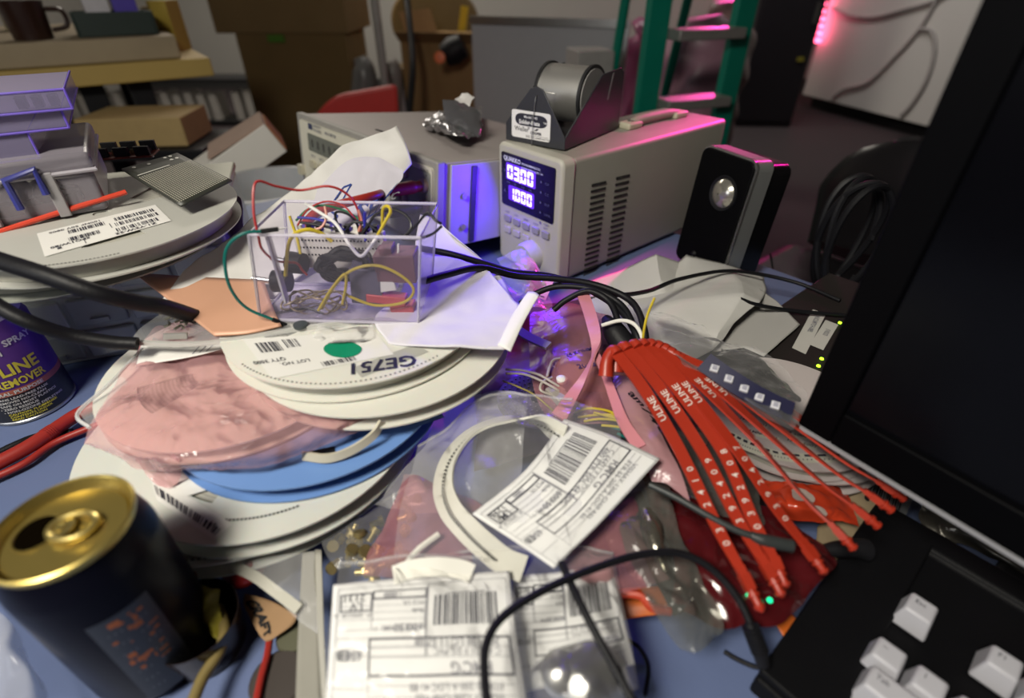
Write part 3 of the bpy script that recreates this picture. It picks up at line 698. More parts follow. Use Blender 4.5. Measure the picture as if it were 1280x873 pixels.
# ---- speaker
a = at(842, 326, .001)
SPA = math.radians(-66); SPT = math.radians(-5); SPW, SPH = .090, .155
sk = empty('desk_speaker', (a.x, a.y, T + .066 * math.sin(-SPT)), SPA, 'small black desk speaker with a silver rim beside the power supply', 'speaker', rx=SPT)
SPD = .062
SIL = mat('speaker_silver', (.34, .35, .35), .35, .6, var=.03)
GB = mat('gloss_black', (.004, .004, .005), .25, spec=.3)
MB().prism(rrect(0, .002, SPW, SPH, .012), .0, .004, 'y').build('silver_rim', mat('rim_silver', (.5, .5, .5), .25, .9), sk)
MB().prism(rrect(.0025, .0045, SPW - .0025, SPH - .0025, .010), -.003, .002, 'y').build('front_grille', mat('speaker_front', (.002, .002, .0025), .55, spec=.08), sk, bevel=.001)
MB().prism(rrect(0, .002, SPW, SPH, .012), .004, SPD * .42, 'y').build('silver_band', SIL, sk)
MB().prism(rrect(.002, .002, SPW - .002, SPH - .006, .012), SPD * .42, SPD, 'y').build('rear_shell', GB, sk, bevel=.003)
dc_ = loc(sk, 904, 242, 1, -.003)
DM = Matrix.Translation((dc_.x, -.003, dc_.z)) @ Matrix.Rotation(math.pi / 2, 4, 'X')
rr_ = .0175
MB().lathe([(rr_ * .95, -.002), (rr_ * 1.22, .0), (rr_ * 1.18, .002), (rr_ * .95, .0005)], 40, M=DM, cap=False).build('driver_ring', BLK, sk)
MB().lathe([(rr_, .0004), (rr_ * .8, .0042), (rr_ * .45, .0072), (.001, .0085)], 40, M=DM, cap=False).build('driver_cone', mat('cone', (.50, .48, .42), .2, .75), sk)
MB().lathe([(.001, .003), (.003, .002), (.004, 0)], 16, M=Matrix.Translation((SPW * .4, -.003, .022)) @ Matrix.Rotation(math.pi / 2, 4, 'X')).build('power_led', BLK, sk)

# ================================================================== THE PILE: REELS
REELW = mat('reel_white', (.70, .69, .62), .42, var=.03, sss=.1)
REELC = mat('reel_clear', (.64, .65, .60), .3, var=.04, sss=.1)
REELB = mat('reel_blue', (.15, .29, .62), .42, var=.04)
TAPEM = wave('wound_tape', (.50, .49, .43), (.36, .35, .30), 120, .5, kind='RINGS', dist=.5)
LABELP = mat('reel_label', (.74, .73, .69), .7, var=.02)
def flange(mb, R, z, rot, windows, rin=.0065, th=.0012, seg=120, lip=True):
    rings = [rin, .22 * R, .34 * R, .72 * R, .95 * R, R]; vs = []; fs = []
    for zz in (z, z + th):
        for i, r in enumerate(rings):
            for k in range(seg):
                a = 2 * math.pi * k / seg + rot; vs.append((r * math.cos(a), r * math.sin(a), zz))
    n = len(rings); top = n * seg
    def hole(i, k):
        if i != 2 or not windows: return False
        t = (k / seg * windows) % 1; return .30 < t < .56
    for i in range(n - 1):
        for k in range(seg):
            if hole(i, k): continue
            k2 = (k + 1) % seg
            q = (i * seg + k, (i + 1) * seg + k, (i + 1) * seg + k2, i * seg + k2)
            fs.append(q[::-1]); fs.append([x + top for x in q])
            for (ii, kk, e) in ((i - 1, k, (q[0], q[3])), (i + 1, k, (q[1], q[2])), (i, k - 1, (q[0], q[1])), (i, k + 1, (q[3], q[2]))):
                if ii < 0 or ii >= n - 1 or hole(ii, kk % seg): fs.append((e[0], e[1], e[1] + top, e[0] + top))
    mb.add(vs, fs)
def fitdisc(xl, xr, yb, h):
    """radius and centre of a level disc from its left, right and near extents"""
    d = CAMH - h; g = PT + math.atan((yb - CY) / F); yn = d / math.tan(g); hw = (xr - xl) / 2; c = math.cos(PT)
    R = hw * (c * yn + d * math.sin(PT)) / (F - hw * c); yc = yn + R
    return R, V((((xl + xr) / 2 - CX) / F * (c * yc + d * math.sin(PT)), yc, T + h))
def reel(name, label, cat, xl, xr, yb, h, th, m, tapem=None, rot=0, windows=3, tape=.90, group=None, tilt=(0, 0), dots=None):
    R, c = fitdisc(xl, xr, yb, h)
    r = empty(name, (c.x, c.y, c.z - th), 0, label, cat, group, rx=tilt[0], ry=tilt[1])
    mb = MB(); flange(mb, R, th - .0012, rot, windows); mb.build('flange', m, r)
    mb = MB(); flange(mb, R, 0, rot + .3, windows); mb.build('flange', m, r)
    MB().lathe([(.0068, .0012), (.33 * R, .0012), (.33 * R, th - .0012), (.0068, th - .0012)], 48).build('hub', m, r)
    MB().lathe([(.335 * R, .0016), (tape * R, .0016), (tape * R, th - .0016), (.335 * R, th - .0016)], 96).build('wound_tape', tapem or TAPEM, r)
    r['_R'] = R
    if dots:
        a0, a1, n, rad, ds = dots; mb = MB(); mb.sm = False
        for k in range(n):
            a = math.radians(a0 + (a1 - a0) * k / n); q = V((math.cos(a), math.sin(a), 0)); t = V((-q.y, q.x, 0))
            o = q * R * rad + V((0, 0, th + .0004)); w = ds
            mb.add([o - q * w - t * w, o + q * w - t * w, o + q * w + t * w, o - q * w + t * w], [(0, 1, 2, 3)])
        mb.build('sprocket_holes', mat('hole_dark', (.08, .08, .075), .8), r)
    return r
def clean(r):
    if '_R' in r: del r['_R']
def rlabel(root, pts, h, name='label', m=None, nu=6, nv=6):
    """four pixel corners TL TR BL BR on the plane at height h; returns sheet and object"""
    sh = Sheet([[at(*pts[0], h), at(*pts[1], h)], [at(*pts[2], h), at(*pts[3], h)]], nu, nv)
    return sh, sh.mb().build(name, m or LABELP, root, world=True)
clear_reels = 'clear plastic reels at the bottom of the pile'
rD = reel('component_reel', 'large clear reel at the very bottom of the reel stack, widest rim', 'reel', 128, 522, 709, .045, .014, REELC, rot=.5, dots=(222, 300, 44, .965, .0007), tape=.86)
rC = reel('component_reel', 'large clear reel with a white barcode label under the two-rimmed blue reel', 'reel', 178, 516, 682, .060, .014, REELC, rot=1.2, windows=3, dots=(268, 300, 20, .83, .0008), tape=.7)
sh, lab = rlabel(rD, ((178, 596), (300, 668), (178, 618), (278, 690)), .0455)
sh, lab = rlabel(rC, ((186, 590), (290, 655), (196, 625), (268, 676)), .0606)
ik = Ink(sh.S); ik.bars(sh.W * .03, sh.H * .20, sh.W * .97, sh.H * .55, 26, 4); ik.text('ST', sh.W * .9, sh.H * .62, .006, rot=math.pi, align='L')
ik.build('barcode_print', INK, lab)
sh, lab = rlabel(rC, ((195, 576), (222, 570), (228, 622), (262, 612)), .0607)
sh, lab = rlabel(rC, ((232, 580), (254, 585), (245, 606), (272, 602)), .0608)
ik = Ink(sh.S); ik.bars(sh.W * .05, sh.H * .2, sh.W * .95, sh.H * .9, 9, 9); ik.build('barcode_print', GREYINK, lab)
rB = reel('component_reel', 'light blue two-rimmed reel between the pink bag and the clear reels', 'reel', 230, 551, 613, .074, .0125, REELB, mat('tape_dark', (.03, .03, .035), .5), rot=.2, windows=0, tape=.86)
sh, lab = rlabel(rB, ((472, 532), (545, 508), (480, 548), (556, 522)), .0745, m=mat('blue_label', (.11, .22, .52), .5))
ik = Ink(sh.S); ik.text('Yageo', sh.W * .95, sh.H * .75, .009, rot=math.pi, bold=.02); ik.build('printed_text', INK, lab)
sh, lab = rlabel(rB, ((378, 566), (418, 558), (385, 575), (420, 570)), .0746, 'window', BLK)
rP = reel('component_reel', 'reel sealed inside the pink translucent bag in the middle of the stack', 'reel', 146, 452, 566, .0875, .0115, REELW, rot=.9, tape=.88)
rW2 = reel('component_reel', 'off-white reel with a wide plain rim, second from the top of the stack', 'reel', 322, 636, 522, .100, .0118, REELW, rot=.4, windows=3, tape=.84)
rW1 = reel('component_reel', 'white reel with a green dot and handwritten code, topmost of the stack', 'reel', 290, 607, 485, .1145, .0128, REELW, rot=-1.45, windows=3, tape=.93, dots=(232, 318, 46, .965, .0006))
zt = .1149
sh, lab = rlabel(rW1, ((303, 424), (468, 414), (340, 474), (492, 443)), zt)
W_, H_ = sh.W, sh.H; ik = Ink(sh.S)
ik.bars(W_ * .06, H_ * .60, W_ * .24, H_ * .86, 12, 3); ik.bars(W_ * .27, H_ * .66, W_ * .38, H_ * .90, 8, 5)
ik.bars(W_ * .42, H_ * .04, W_ * .70, H_ * .16, 16, 6)
ik.text('QTY 3000', W_ * .2, H_ * .42, .005, rot=math.pi); ik.text('LOT NO.', W_ * .36, H_ * .3, .005, rot=math.pi)
ik.build('barcode_print', INK, lab)
g = Ink(sh.S, .0006); g.disc(W_ * .655, H_ * .42, .0125, .0125); g.build('green_dot', mat('green_dot', (.0, .24, .12), .5), lab)
sw = Ink(lambda x, y: at(480, 450, zt) + V((x, y, 0)), .0006)
sw.text('GE751', .0, .0, .017, rot=math.pi + math.radians(14), bold=.02, align='C'); sw.build('handwriting', mat('marker', (.02, .02, .05), .6), rW1)
sh, lab = rlabel(rW1, ((440, 460), (520, 430), (452, 472), (536, 440)), zt - .0001, 'label_edge', mat('label_grey', (.40, .40, .36), .5))
for r in (rD, rC, rB, rP, rW2, rW1): clean(r)
# loose beige paper tape tail hanging over the blue reel
MB().ribbon([at(478, 527, .092), at(466, 545, .086), at(440, 563, .081), at(410, 573, .079), at(378, 570, .079)], V((.2, .3, 1)), .006, 8).top('loose_paper_tape', mat('beige_tape', (.58, .54, .42), .6), 'loose beige paper tape curling over the blue reel', 'tape')

# pink bag round the third reel
net = [[(172, 446, .093), (190, 414, .0945), (240, 398, .095), (300, 396, .095), (345, 410, .0945)],
       [(140, 486, .0915), (172, 456, .0945), (235, 448, .0960), (300, 446, .0960), (362, 456, .0945)],
       [(104, 545, .084), (140, 516, .0935), (225, 510, .0965), (320, 508, .0965), (420, 500, .0945)],
       [(110, 556, .079), (152, 560, .0885), (235, 570, .0945), (330, 562, .0945), (450, 515, .0940)],
       [(148, 574, .076), (188, 590, .074), (250, 588, .080), (330, 584, .083), (474, 528, .085)]]
sh = Sheet(pxnet(net), 80, 64, .0036, 45, 3)
pb = sh.mb().top('pink_bag', PINKF, 'pink translucent antistatic bag wrapped round a reel, left of the stack', 'bag')
sh2 = Sheet(pxnet([[(168, 578, .0745), (196, 560, .079), (225, 577, .079)], [(185, 600, .064), (205, 592, .068), (222, 592, .070)], [(208, 612, .062), (213, 609, .062), (218, 606, .062)]]), 20, 20, .003, 60, 5)
sh2.mb().build('hanging_corner', PINKF, pb, world=True)
# clear plastic sleeve to the left of the pink bag
sh = Sheet(pxnet([[(176, 437, .098), (205, 440, .097)], [(136, 482, .093), (176, 480, .092)], [(99, 518, .088), (112, 534, .086)]]), 12, 16, .0012, 40, 2)
cs = sh.mb().top('clear_sleeve', CLEAR2, 'clear plastic sleeve corner sticking out left of the pink bag', 'sleeve')
MB().tube([at(178, 436, .0985), at(136, 481, .0935), at(97, 517, .0883), at(112, 535, .0865)], .0012, 6).build('rim', film('sleeve_rim', (.8, .8, .8), .5, .2, .1), cs, world=True)

# ================================================================== LABELLED BAGS, FRONT
def addr_print(sh, codes, big, seed, rows=True):
    W, H = sh.W, sh.H; ik = Ink(sh.S, .0005); gk = Ink(sh.S, .0005)
    Y = lambda y: H * (1 - y)
    def fr(x0, y0, x1, y1, t=.0006, k=ik): k.frame(W * x0, Y(y1), W * x1, Y(y0), t)
    def up(k, t, x, y, s, **a): k.text(t, W * x, Y(y), s * .62 * W / .105, rot=math.pi, **a)       # upside down as it lies
    ik.bars(W * .565, Y(.42), W * .925, Y(.17), 28, seed, ny=4)
    gk.rect(W * .63, Y(.165), W * .85, Y(.155))
    fr(.045, .115, .225, .285, .0009); fr(.225, .10, .52, .18, .0008); gk.frame(W * .225, Y(.44), W * .52, Y(.18), .0004)
    ik.rect(W * .375, Y(.17), W * .378, Y(.11))
    up(ik, codes[0], .185, .125, .0115, sx=.95); up(ik, codes[1], .175, .205, .0125, sx=.95)
    up(gk, '000', .36, .12, .0085, bold=.03); up(gk, 'PCS UL', .51, .205, .0065); up(gk, 'Bulk', .51, .275, .0065)
    for y in (.24, .30, .36, .44): gk.rect(W * .045, Y(y), W * .52, Y(y - .004), nx=10)
    for y in (.50, .56, .62): gk.rect(W * .03, Y(y), W * .55, Y(y - .004), nx=10)
    up(gk, 'P. SPECIF A', .22, .30, .006, sx=1.2)
    up(gk, '600', .51, .40, .0095, bold=.04); up(gk, '150', .435, .40, .0095, bold=.04); up(gk, 'AML  I', .36, .41, .007)
    gk.rect(W * .52, Y(.62), W * .53, Y(.08), ny=8); gk.frame(W * .03, Y(.99), W * .975, Y(.06), .0003)
    fr(.215, .50, .965, .74, .0009)
    up(gk, codes[2], .91, .515, .008, bold=.02, sx=1.1); up(gk, 'C 64421 F EG PVC', .91, .575, .0075); up(gk, 'RMC' + "'" + 'G', .86, .66, .012, bold=.02)
    for y in (.57, .63, .79, .85): gk.rect(W * .22, Y(y), W * .96, Y(y - .004), nx=10)
    up(ik, 'EB', .11, .58, .011, bold=.03); up(gk, '650', .18, .585, .010, bold=.04)
    up(gk, 'FTR ' + big + ' 200 A LOC 41 80', .9, .775, .0075); up(gk, 'VISHAY 1206 CHIP RES', .9, .835, .0075)
    gk.rect(W * .03, Y(.81), W * .2, Y(.806)); gk.rect(W * .215, Y(.95), W * .218, Y(.5), ny=6)
    return ik, gk
def zipbag(label, net, n=(40, 40), amp=.002, seed=1, m=None, freq=30, rim=True, cat='bag', name='clear_bag'):
    sh = Sheet(pxnet(net), n[0], n[1], amp, freq, seed)
    o = sh.mb().top(name, m or CLEAR, label, cat)
    if rim:
        mb = MB(); mb.tube([sh.p(k / 24, .985) for k in range(25)], .0009, 6, 2); mb.build('zip_edge', film('zip_rim', (.7, .7, .7), .16, .2, .1), o, world=True)
    return o, sh
LABW = mat('ship_label', (.76, .76, .75), .75, var=.02)
def biglabel(name, label, net, codes, big, seed, amp=.0006, cat='label'):
    sh = Sheet(pxnet(net), 36, 30, amp, 25, seed)
    o = sh.mb().top(name, LABW, label, cat, solid=.00025)
    ik, gk = addr_print(sh, codes, big, seed); ik.build('label_print', INK, o); gk.build('small_print', mat('label_grey_ink', (.22, .22, .24), .7), o); return o, sh
biglabel('packing_label', 'big white barcode label square to the front edge, code LV 2131', [[(417, 731, .058), (530, 722, .060), (637, 714, .058)], [(413, 800, .055), (527, 797, .057), (645, 795, .056)], [(404, 905, .048), (530, 910, .050), (662, 905, .050)]], ('2131', 'LV', '303 120 LC 11 57 08'), '70', 11)
zipbag('clear zip bag holding the LV 2131 label at the front', [[(424, 700, .060), (520, 692, .064), (600, 695, .064)], [(415, 760, .060), (530, 757, .063), (645, 752, .060)], [(400, 908, .051), (530, 912, .053), (668, 908, .053)]], (40, 50), .0018, 3)
# tilted label on the ring bag
biglabel('packing_label', 'tilted white barcode label over the ring of tape, code 1296 LM', [[(590, 642, .070), (655, 590, .075), (706, 524, .080)], [(640, 676, .066), (706, 622, .073), (765, 545, .080)], [(692, 712, .060), (752, 652, .068), (825, 574, .078)]], ('1296', 'LM', '480 FTR SOL 44 LOC'), '55', 12)
sh = Sheet(pxnet([[(700, 524, .0806), (716, 523, .081), (745, 536, .0812)], [(688, 566, .0775), (706, 552, .079), (745, 545, .081)]]), 12, 8, .0008, 50, 2)
# third label, half hidden
biglabel('packing_label', 'white barcode label lying partly under the tilted one, crossed by black cable', [[(641, 720, .044), (700, 716, .046), (764, 704, .046)], [(640, 790, .042), (705, 785, .044), (778, 770, .044)], [(645, 868, .040), (710, 852, .042), (793, 830, .042)]], ('BKC', 'DD', '0F0L 312068 A7'), '20', 14)
zipbag('clear zip bag round the half-hidden white label', [[(560, 690, .052), (680, 680, .050), (766, 690, .050)], [(600, 780, .046), (700, 780, .048), (784, 770, .048)], [(640, 892, .040), (720, 885, .044), (800, 860, .044)]], (36, 36), .003, 6)
# small clear bag of chrome parts at the very front
cb, _ = zipbag('small clear bag with chrome discs at the front edge of the photo', [[(690, 812, .046), (730, 790, .050), (775, 800, .048)], [(660, 850, .044), (725, 840, .056), (790, 840, .046)], [(650, 905, .040), (730, 900, .05), (800, 895, .04)]], (30, 30), .005, 8)
for i, (px, py, r, lab) in enumerate(((742, 850, .017, 'larger chrome disc inside the small front bag'), (702, 842, .011, 'smaller chrome disc inside the small front bag'))):
    MB().lathe([(.001, 0), (r, 0), (r, .003), (r * .8, .006), (.001, .008)], 32, M=Matrix.Translation(at(px, py, .040)) @ Matrix.Rotation(.3, 4, 'X')).top('metal_disc', STEEL, lab, 'disc')
MB().lathe([(.001, 0), (.007, .001), (.008, .004), (.004, .006), (.001, .0065)], 20, M=Matrix.Translation(at(722, 806, .036))).top('red_button', mat('red_dim', (.16, .015, .015), .4), 'small dark red button beside the chrome discs', 'button')
# ring of tape in its bag
c = at(655, 622, .060)
ring = [(705, 545, .079), (672, 527, .078), (630, 525, .076), (590, 540, .073), (563, 570, .070), (554, 605, .066), (562, 635, .062), (582, 660, .058), (605, 682, .056), (630, 702, .055), (655, 712, .054)]
mb = MB(); mb.ribbon([at(*q) for q in ring], [V((.5, .3, .8)), V((0, -1, .5)), V((.7, -.6, .5)), V((1, 0, .4)), V((1, .4, .3)), V((.7, .7, .2))], .015, 10)
rg = mb.top('tape_ring', mat('ring_tape', (.60, .59, .52), .5, var=.04), 'curled loop of pale perforated component tape in the clear bag', 'tape')
P = crom([at(*q) for q in ring], 8); hb = MB(); hb.sm = False
Q = crom([at(q[0] + (9 if q[1] < 640 else 4), q[1] + 8, q[2] + .001) for q in ring], 8)
for k in range(2, len(Q) - 12):
    o = P[k] + (CAM - P[k]).normalized() * .0035 + V((0, -.0035, 0)); t = (Q[k + 1] - Q[k]).normalized() * .0009; n = V((0, -.5, .8)).cross(t).normalized() * .0007
    hb.add([o - t - n, o + t - n, o + t + n, o - t + n], [(0, 1, 2, 3)])
hb.build('sprocket_holes', mat('hole_dark', (.08, .08, .075), .8), rg, world=True)
zipbag('clear zip bag with the curled loop of tape and the tilted label', [[(520, 560, .066), (615, 497, .079), (715, 500, .082)], [(500, 640, .062), (625, 590, .076), (775, 545, .084)], [(490, 700, .058), (630, 690, .064), (700, 715, .064)]], (44, 44), .0035, 9, CLEAR)
mb = MB(); mb.tube([at(548, 668, .060), at(520, 690, .060), at(505, 715, .059), at(520, 735, .0565)], .0018, 6); mb.top('white_wire', WHT, 'pale wire curving in the bag above the LV 2131 label', 'wire')
mb = MB(); mb.ribbon([at(492, 720, .061), at(515, 712, .063), at(545, 709, .064), at(575, 712, .063), at(590, 718, .062)], V((0, 1, .3)), .010, 8); mb.top('paper_tape_loop', WHT, 'white paper tape arc at the top of the LV 2131 bag', 'tape')
# bag of small brass screws under the reels; pink bags around
sb, sh = zipbag('clear bag of small brass screws in front of the clear reels', [[(398, 668, .034), (450, 640, .036), (520, 600, .04)], [(405, 695, .036), (455, 680, .040), (520, 650, .042)], [(420, 715, .034), (470, 708, .038), (520, 690, .038)]], (30, 30), .004, 12)
BRASS = mat('brass', (.40, .32, .14), .35, .8)
scr = None
for i in range(34):
    u_, v_ = random.uniform(.08, .95), random.uniform(.1, .9); p = sh.p(u_, v_) - V((0, 0, random.uniform(.004, .012)))
    if scr is None:
        mb = MB(); mb.lathe([(.001, 0), (.0022, 0), (.0022, .006), (.0038, .006), (.0038, .009), (.001, .009)], 10)
        scr = link(bpy.data.objects.new('brass_screw', mb.mesh('brass_screw', BRASS))); o = scr
    else: o = scr.copy(); COL.objects.link(o)
    o.location = p; o.rotation_euler = (random.uniform(0, 3), random.uniform(0, 3), random.uniform(0, 3))
    tag(o, 'small brass screw loose in the clear bag in front of the clear reels', 'screw', 'brass screws in the clear bag')
# beneath the reel stack: a cardboard mailer
zipbag('dull pink bag lying between the blue reel and the ring of tape', [[(505, 600, .046), (560, 612, .05), (600, 640, .05)], [(480, 660, .046), (530, 655, .052), (590, 670, .05)], [(455, 720, .044), (520, 720, .050), (590, 712, .05)]], (30, 30), .006, 15, PINKF2, name='pink_bag', rim=False)
zipbag('hazy clear bag filling the gap right of the blue reel', [[(560, 500, .072), (620, 490, .072), (660, 500, .072)], [(520, 570, .055), (590, 560, .060), (660, 560, .06)], [(470, 640, .040), (560, 640, .045), (640, 640, .05)]], (36, 36), .006, 16, CLEAR2)

# ================================================================== MIDDLE OF THE PILE
# ---- frosted tray of wires
hb_ = .1165
a, b = at(326, 401, hb_), at(523, 406, hb_)
BXA = math.atan2(b.y - a.y, b.x - a.x); BXW = (b - a).length
bx = empty('frosted_tray', (a.x, a.y, T + hb_), BXA, 'frosted clear plastic tray full of jumper wires, standing on the white reels', 'tray')
BXH = loc(bx, 420, 294, 1, 0).z; BXD = .056
FROST = film('frosted', (.62, .58, .72), .07, .28, .12, 30, .35, (.95, .93, 1))
FROSTE = film('frosted_edge', (.75, .72, .82), .40, .3, .1, 30, .6)
t = .0016; fl = .0025
def wall(pts, nm='tray_wall'):
    return MB().add([V(p) for p in pts], [(0, 1, 2, 3)]).build(nm, FROST, bx)
o_ = .006
tb = [(0, 0), (BXW, 0), (BXW, BXD), (0, BXD)]; tt = [(.0125, -o_ * .3), (BXW + .009, -o_ * .3), (BXW + .010, BXD + o_), (.0105, BXD + o_)]
for k in range(4):
    k2 = (k + 1) % 4; wall([(*tb[k], .001), (*tb[k2], .001), (*tt[k2], BXH), (*tt[k], BXH)])
MB().box((BXW / 2, BXD / 2, .001), (BXW, BXD, .002)).build('tray_floor', FROST, bx)
mb = MB(); mb.tube([(*p, BXH) for p in tt + tt[:1]], .0012, 6, 1, smooth=False); mb.build('rim', FROSTE, bx)
mb = MB()
for k in range(4): mb.tube([(*tb[k], .001), (*tt[k], BXH)], .0011, 6, 1, smooth=False)
mb.tube([(*p, .0012) for p in tb + tb[:1]], .0013, 6, 1, smooth=False); mb.build('corner_ribs', FROSTE, bx)
MB().box((BXW * .195, .002, BXH * .60), (.0015, .006, BXH * .74)).build('divider', FROSTE, bx)
def inb(px, py, y=.028): M = rootm(bx); n = (M.to_3x3() @ V((0, 1, 0))); return on_plane(px, py, M @ V((0, y, 0)), n)
# contents
cb_ = inb(430, 305, .040)
bb = empty('breadboard', inb(430, 322, .044), BXA, 'white breadboard strip standing in the wire tray', 'breadboard')
BBW = .070
MB().box((0, 0, .007), (BBW, .008, .030)).build('board', mat('breadboard', (.60, .57, .54), .5), bb, bevel=.001)
mb = MB()
for k in range(24):
    for j in range(3): mb.box((-BBW / 2 + .004 + k * .0027, -.0042, .004 + j * .006), (.0012, .0006, .0012))
mb.build('holes', BLK, bb)
for k in range(9): MB().box((-BBW / 2 + .006 + k * .0072, .001, .024), (.004, .005, .006)).build('header', BLK if k % 3 else WHT, bb)
# black lumps: coil of black cable, pots, red clips, brown wire coil
mb = MB(); c = inb(432, 332, .022)
pts = []
for k in range(60):
    a = k * .62; r_ = .0125 + .003 * math.sin(k * 1.7); pts.append(c + V((r_ * 1.35 * math.cos(a), .006 * math.sin(k * .9), r_ * .75 * math.sin(a))))
mb.tube(pts, .0021, 7, 4); mb.top('coiled_cable', RUB, 'coil of thin black cable bunched in the middle of the wire tray', 'cable')
mb = MB(); c = inb(396, 378, .018); pts = []
for k in range(70):
    a = k * .5; r_ = .011 + .0025 * math.sin(k * .7); pts.append(c + V((r_ * 1.9 * math.cos(a), .008 * math.sin(k * 1.3), r_ * .62 * math.sin(a))))
mb.tube(pts, .0008, 6, 3); mb.top('coiled_wire', mat('brown_wire', (.34, .27, .17), .4, .3), 'coil of thin brownish wire at the bottom of the wire tray', 'wire')
def pot(px, py, rz, lab, y=.018):
    p = inb(px, py, y); r = empty('rotary_switch', p, BXA + rz, lab, 'switch'); r.location.z -= .008; ROOTM[r] = Matrix.Translation(r.location) @ Matrix.Rotation(BXA + rz, 4, 'Z')
    MB().lathe([(.001, 0), (.008, 0), (.0085, .012), (.001, .012)], 20, M=Matrix.Translation((0, 0, .008)) @ Matrix.Rotation(-math.pi / 2, 4, 'Y')).build('switch_body', BLK, r)
    MB().cyl((-.012, 0, .008), (-.028, 0, .010), .0022).build('shaft', STEEL, r); return r
pot(362, 352, .0, 'black rotary switch with a metal shaft pointing left in the wire tray')
pot(380, 330, -.2, 'second black switch behind the coil, at the left of the wire tray', .03)
REDC = mat('red_clip', (.55, .08, .09), .45)
for i, (px, py, sz, rz, m, lab) in enumerate(((484, 372, (.030, .010, .007), .1, REDC, 'flat red plastic clip at the bottom right of the wire tray'), (505, 386, (.018, .012, .010), -.1, REDC, 'stubby red plastic clip in the bottom right corner of the wire tray'),
    (484, 354, (.014, .008, .011), -.2, WHT, 'small white plastic block at the right of the wire tray'), (497, 330, (.030, .02, .022), 0, mat('maroon_blk', (.16, .07, .09), .5), 'dim maroon block at the back right of the wire tray'), (462, 352, (.024, .02, .03), .1, mat('slate_blk', (.10, .09, .14), .5), 'dark slate block in the middle right of the wire tray'))):
    rt = empty('plastic_clip', inb(px, py, .018 + .006 * (i > 2)), BXA, lab, 'clip')
    MB().box((0, 0, 0), sz, R=Matrix.Rotation(rz, 3, 'Y')).build('clip_body', m, rt, bevel=.001)
    MB().box((-sz[0] * .2, 0, sz[2] * .55), (sz[0] * .3, sz[1] * .7, sz[2] * .3), R=Matrix.Rotation(rz, 3, 'Y')).build('clip_latch', m, rt, bevel=.0005)
# jumper wires (pixel, pixel, depth inside the tray)
YW, RW_, GW, KW, BW, WW, OW, TEAL = [mat('wire_' + n, c, .4) for n, c in (('yellow', (.58, .45, .03)), ('red', (.42, .03, .03)), ('green', (.03, .16, .08)), ('black', (.012, .012, .016)), ('blue', (.03, .03, .35)), ('white', (.75, .74, .72)), ('orange', (.55, .22, .16)), ('teal', (.0, .13, .11)))]
def jumper(m, label, pts, r=.0009, conn=()):
    P = [inb(px, py, y) for px, py, y in pts]
    mb = MB(); mb.tube(P, r, 7, 10); o = mb.top('jumper_wire', m, label, 'wire', 'jumper wires in the frosted tray')
    for e in conn:
        p, q = (P[0], P[1]) if e == 0 else (P[-1], P[-2]); d = (p - q).normalized()
        mb = MB(); mb.cyl(p - d * .001, p + d * .010, .0016, seg=6); mb.build('connector', BLK, o, world=True)
        mb = MB(); mb.cyl(p + d * .010, p + d * .016, .0004, seg=6); mb.build('pin', STEEL, o, world=True)
jumper(RW_, 'long red jumper wire arching high out of the left of the tray', [(322, 292, -.004), (317, 262, .0), (320, 228, .01), (345, 233, .02), (375, 238, .03), (410, 233, .035), (434, 243, .04), (447, 262, .04), (452, 290, .04)])
jumper(RW_, 'red jumper wire drooping inside the front left of the tray', [(323, 296, -.003), (328, 312, .0), (345, 326, .006), (370, 329, .02), (378, 338, .02), (384, 344, .02)])
jumper(RW_, 'short red jumper wire rising behind the breadboard', [(372, 282, .04), (385, 262, .045), (408, 252, .05), (430, 258, .045), (445, 275, .04)], .0007)
jumper(TEAL, 'teal jumper wire looping out over the copper board at the left', [(328, 289, -.004), (305, 292, -.010), (286, 306, -.014), (281, 328, -.016), (288, 360, -.016), (308, 385, -.012), (342, 400, -.006)], .0011, (0, 1))
jumper(WW, 'white jumper wire making a V across the front of the tray', [(382, 255, .04), (400, 266, .03), (420, 280, .02), (436, 305, .01), (450, 320, .004), (460, 312, .004), (472, 295, .01)], .0012)
jumper(YW, 'yellow jumper wire standing in a tall thin loop at the right of the tray', [(470, 298, .02), (480, 280, .02), (488, 265, .02), (485, 258, .022), (479, 262, .026), (478, 285, .03)], .0012)
jumper(YW, 'yellow jumper wire arching at the left end of the breadboard', [(357, 345, .01), (360, 310, .012), (368, 293, .012), (385, 287, .014), (402, 292, .018), (415, 302, .02)], .0014)
jumper(YW, 'thin yellow jumper wire upright at the back left corner of the tray', [(362, 270, .04), (367, 285, .038), (372, 300, .034), (378, 330, .03)], .0011)
jumper(YW, 'big yellow jumper wire loop lying in the lower right of the tray', [(402, 386, .006), (418, 358, .006), (440, 338, .008), (470, 332, .010), (500, 344, .010), (517, 362, .008), (505, 378, .008), (470, 382, .008), (440, 372, .008), (430, 366, .008)], .0011)
jumper(YW, 'bent yellow jumper wire crossing the tray low in the middle', [(398, 388, .004), (414, 362, .004), (431, 343, .004), (432, 360, .005), (428, 380, .006)], .0011)
jumper(BW, 'short blue jumper wire standing upright beside the breadboard', [(456, 265, .03), (456, 282, .03), (457, 301, .03)], .0012)
jumper(BW, 'blue jumper wire lying low across the breadboard', [(372, 272, .04), (395, 274, .04), (420, 282, .035), (440, 294, .03)], .0010)
jumper(GW, 'green jumper wire bowing behind the breadboard', [(370, 276, .046), (385, 262, .05), (405, 257, .05), (432, 264, .048), (450, 275, .042)], .0009)
jumper(OW, 'short salmon jumper wire sticking up at the middle of the breadboard', [(406, 258, .04), (408, 272, .036), (402, 284, .032), (390, 288, .03)], .0010)
jumper(OW, 'salmon jumper wire on the right half of the breadboard', [(448, 262, .036), (452, 276, .034), (448, 290, .03)], .0010)
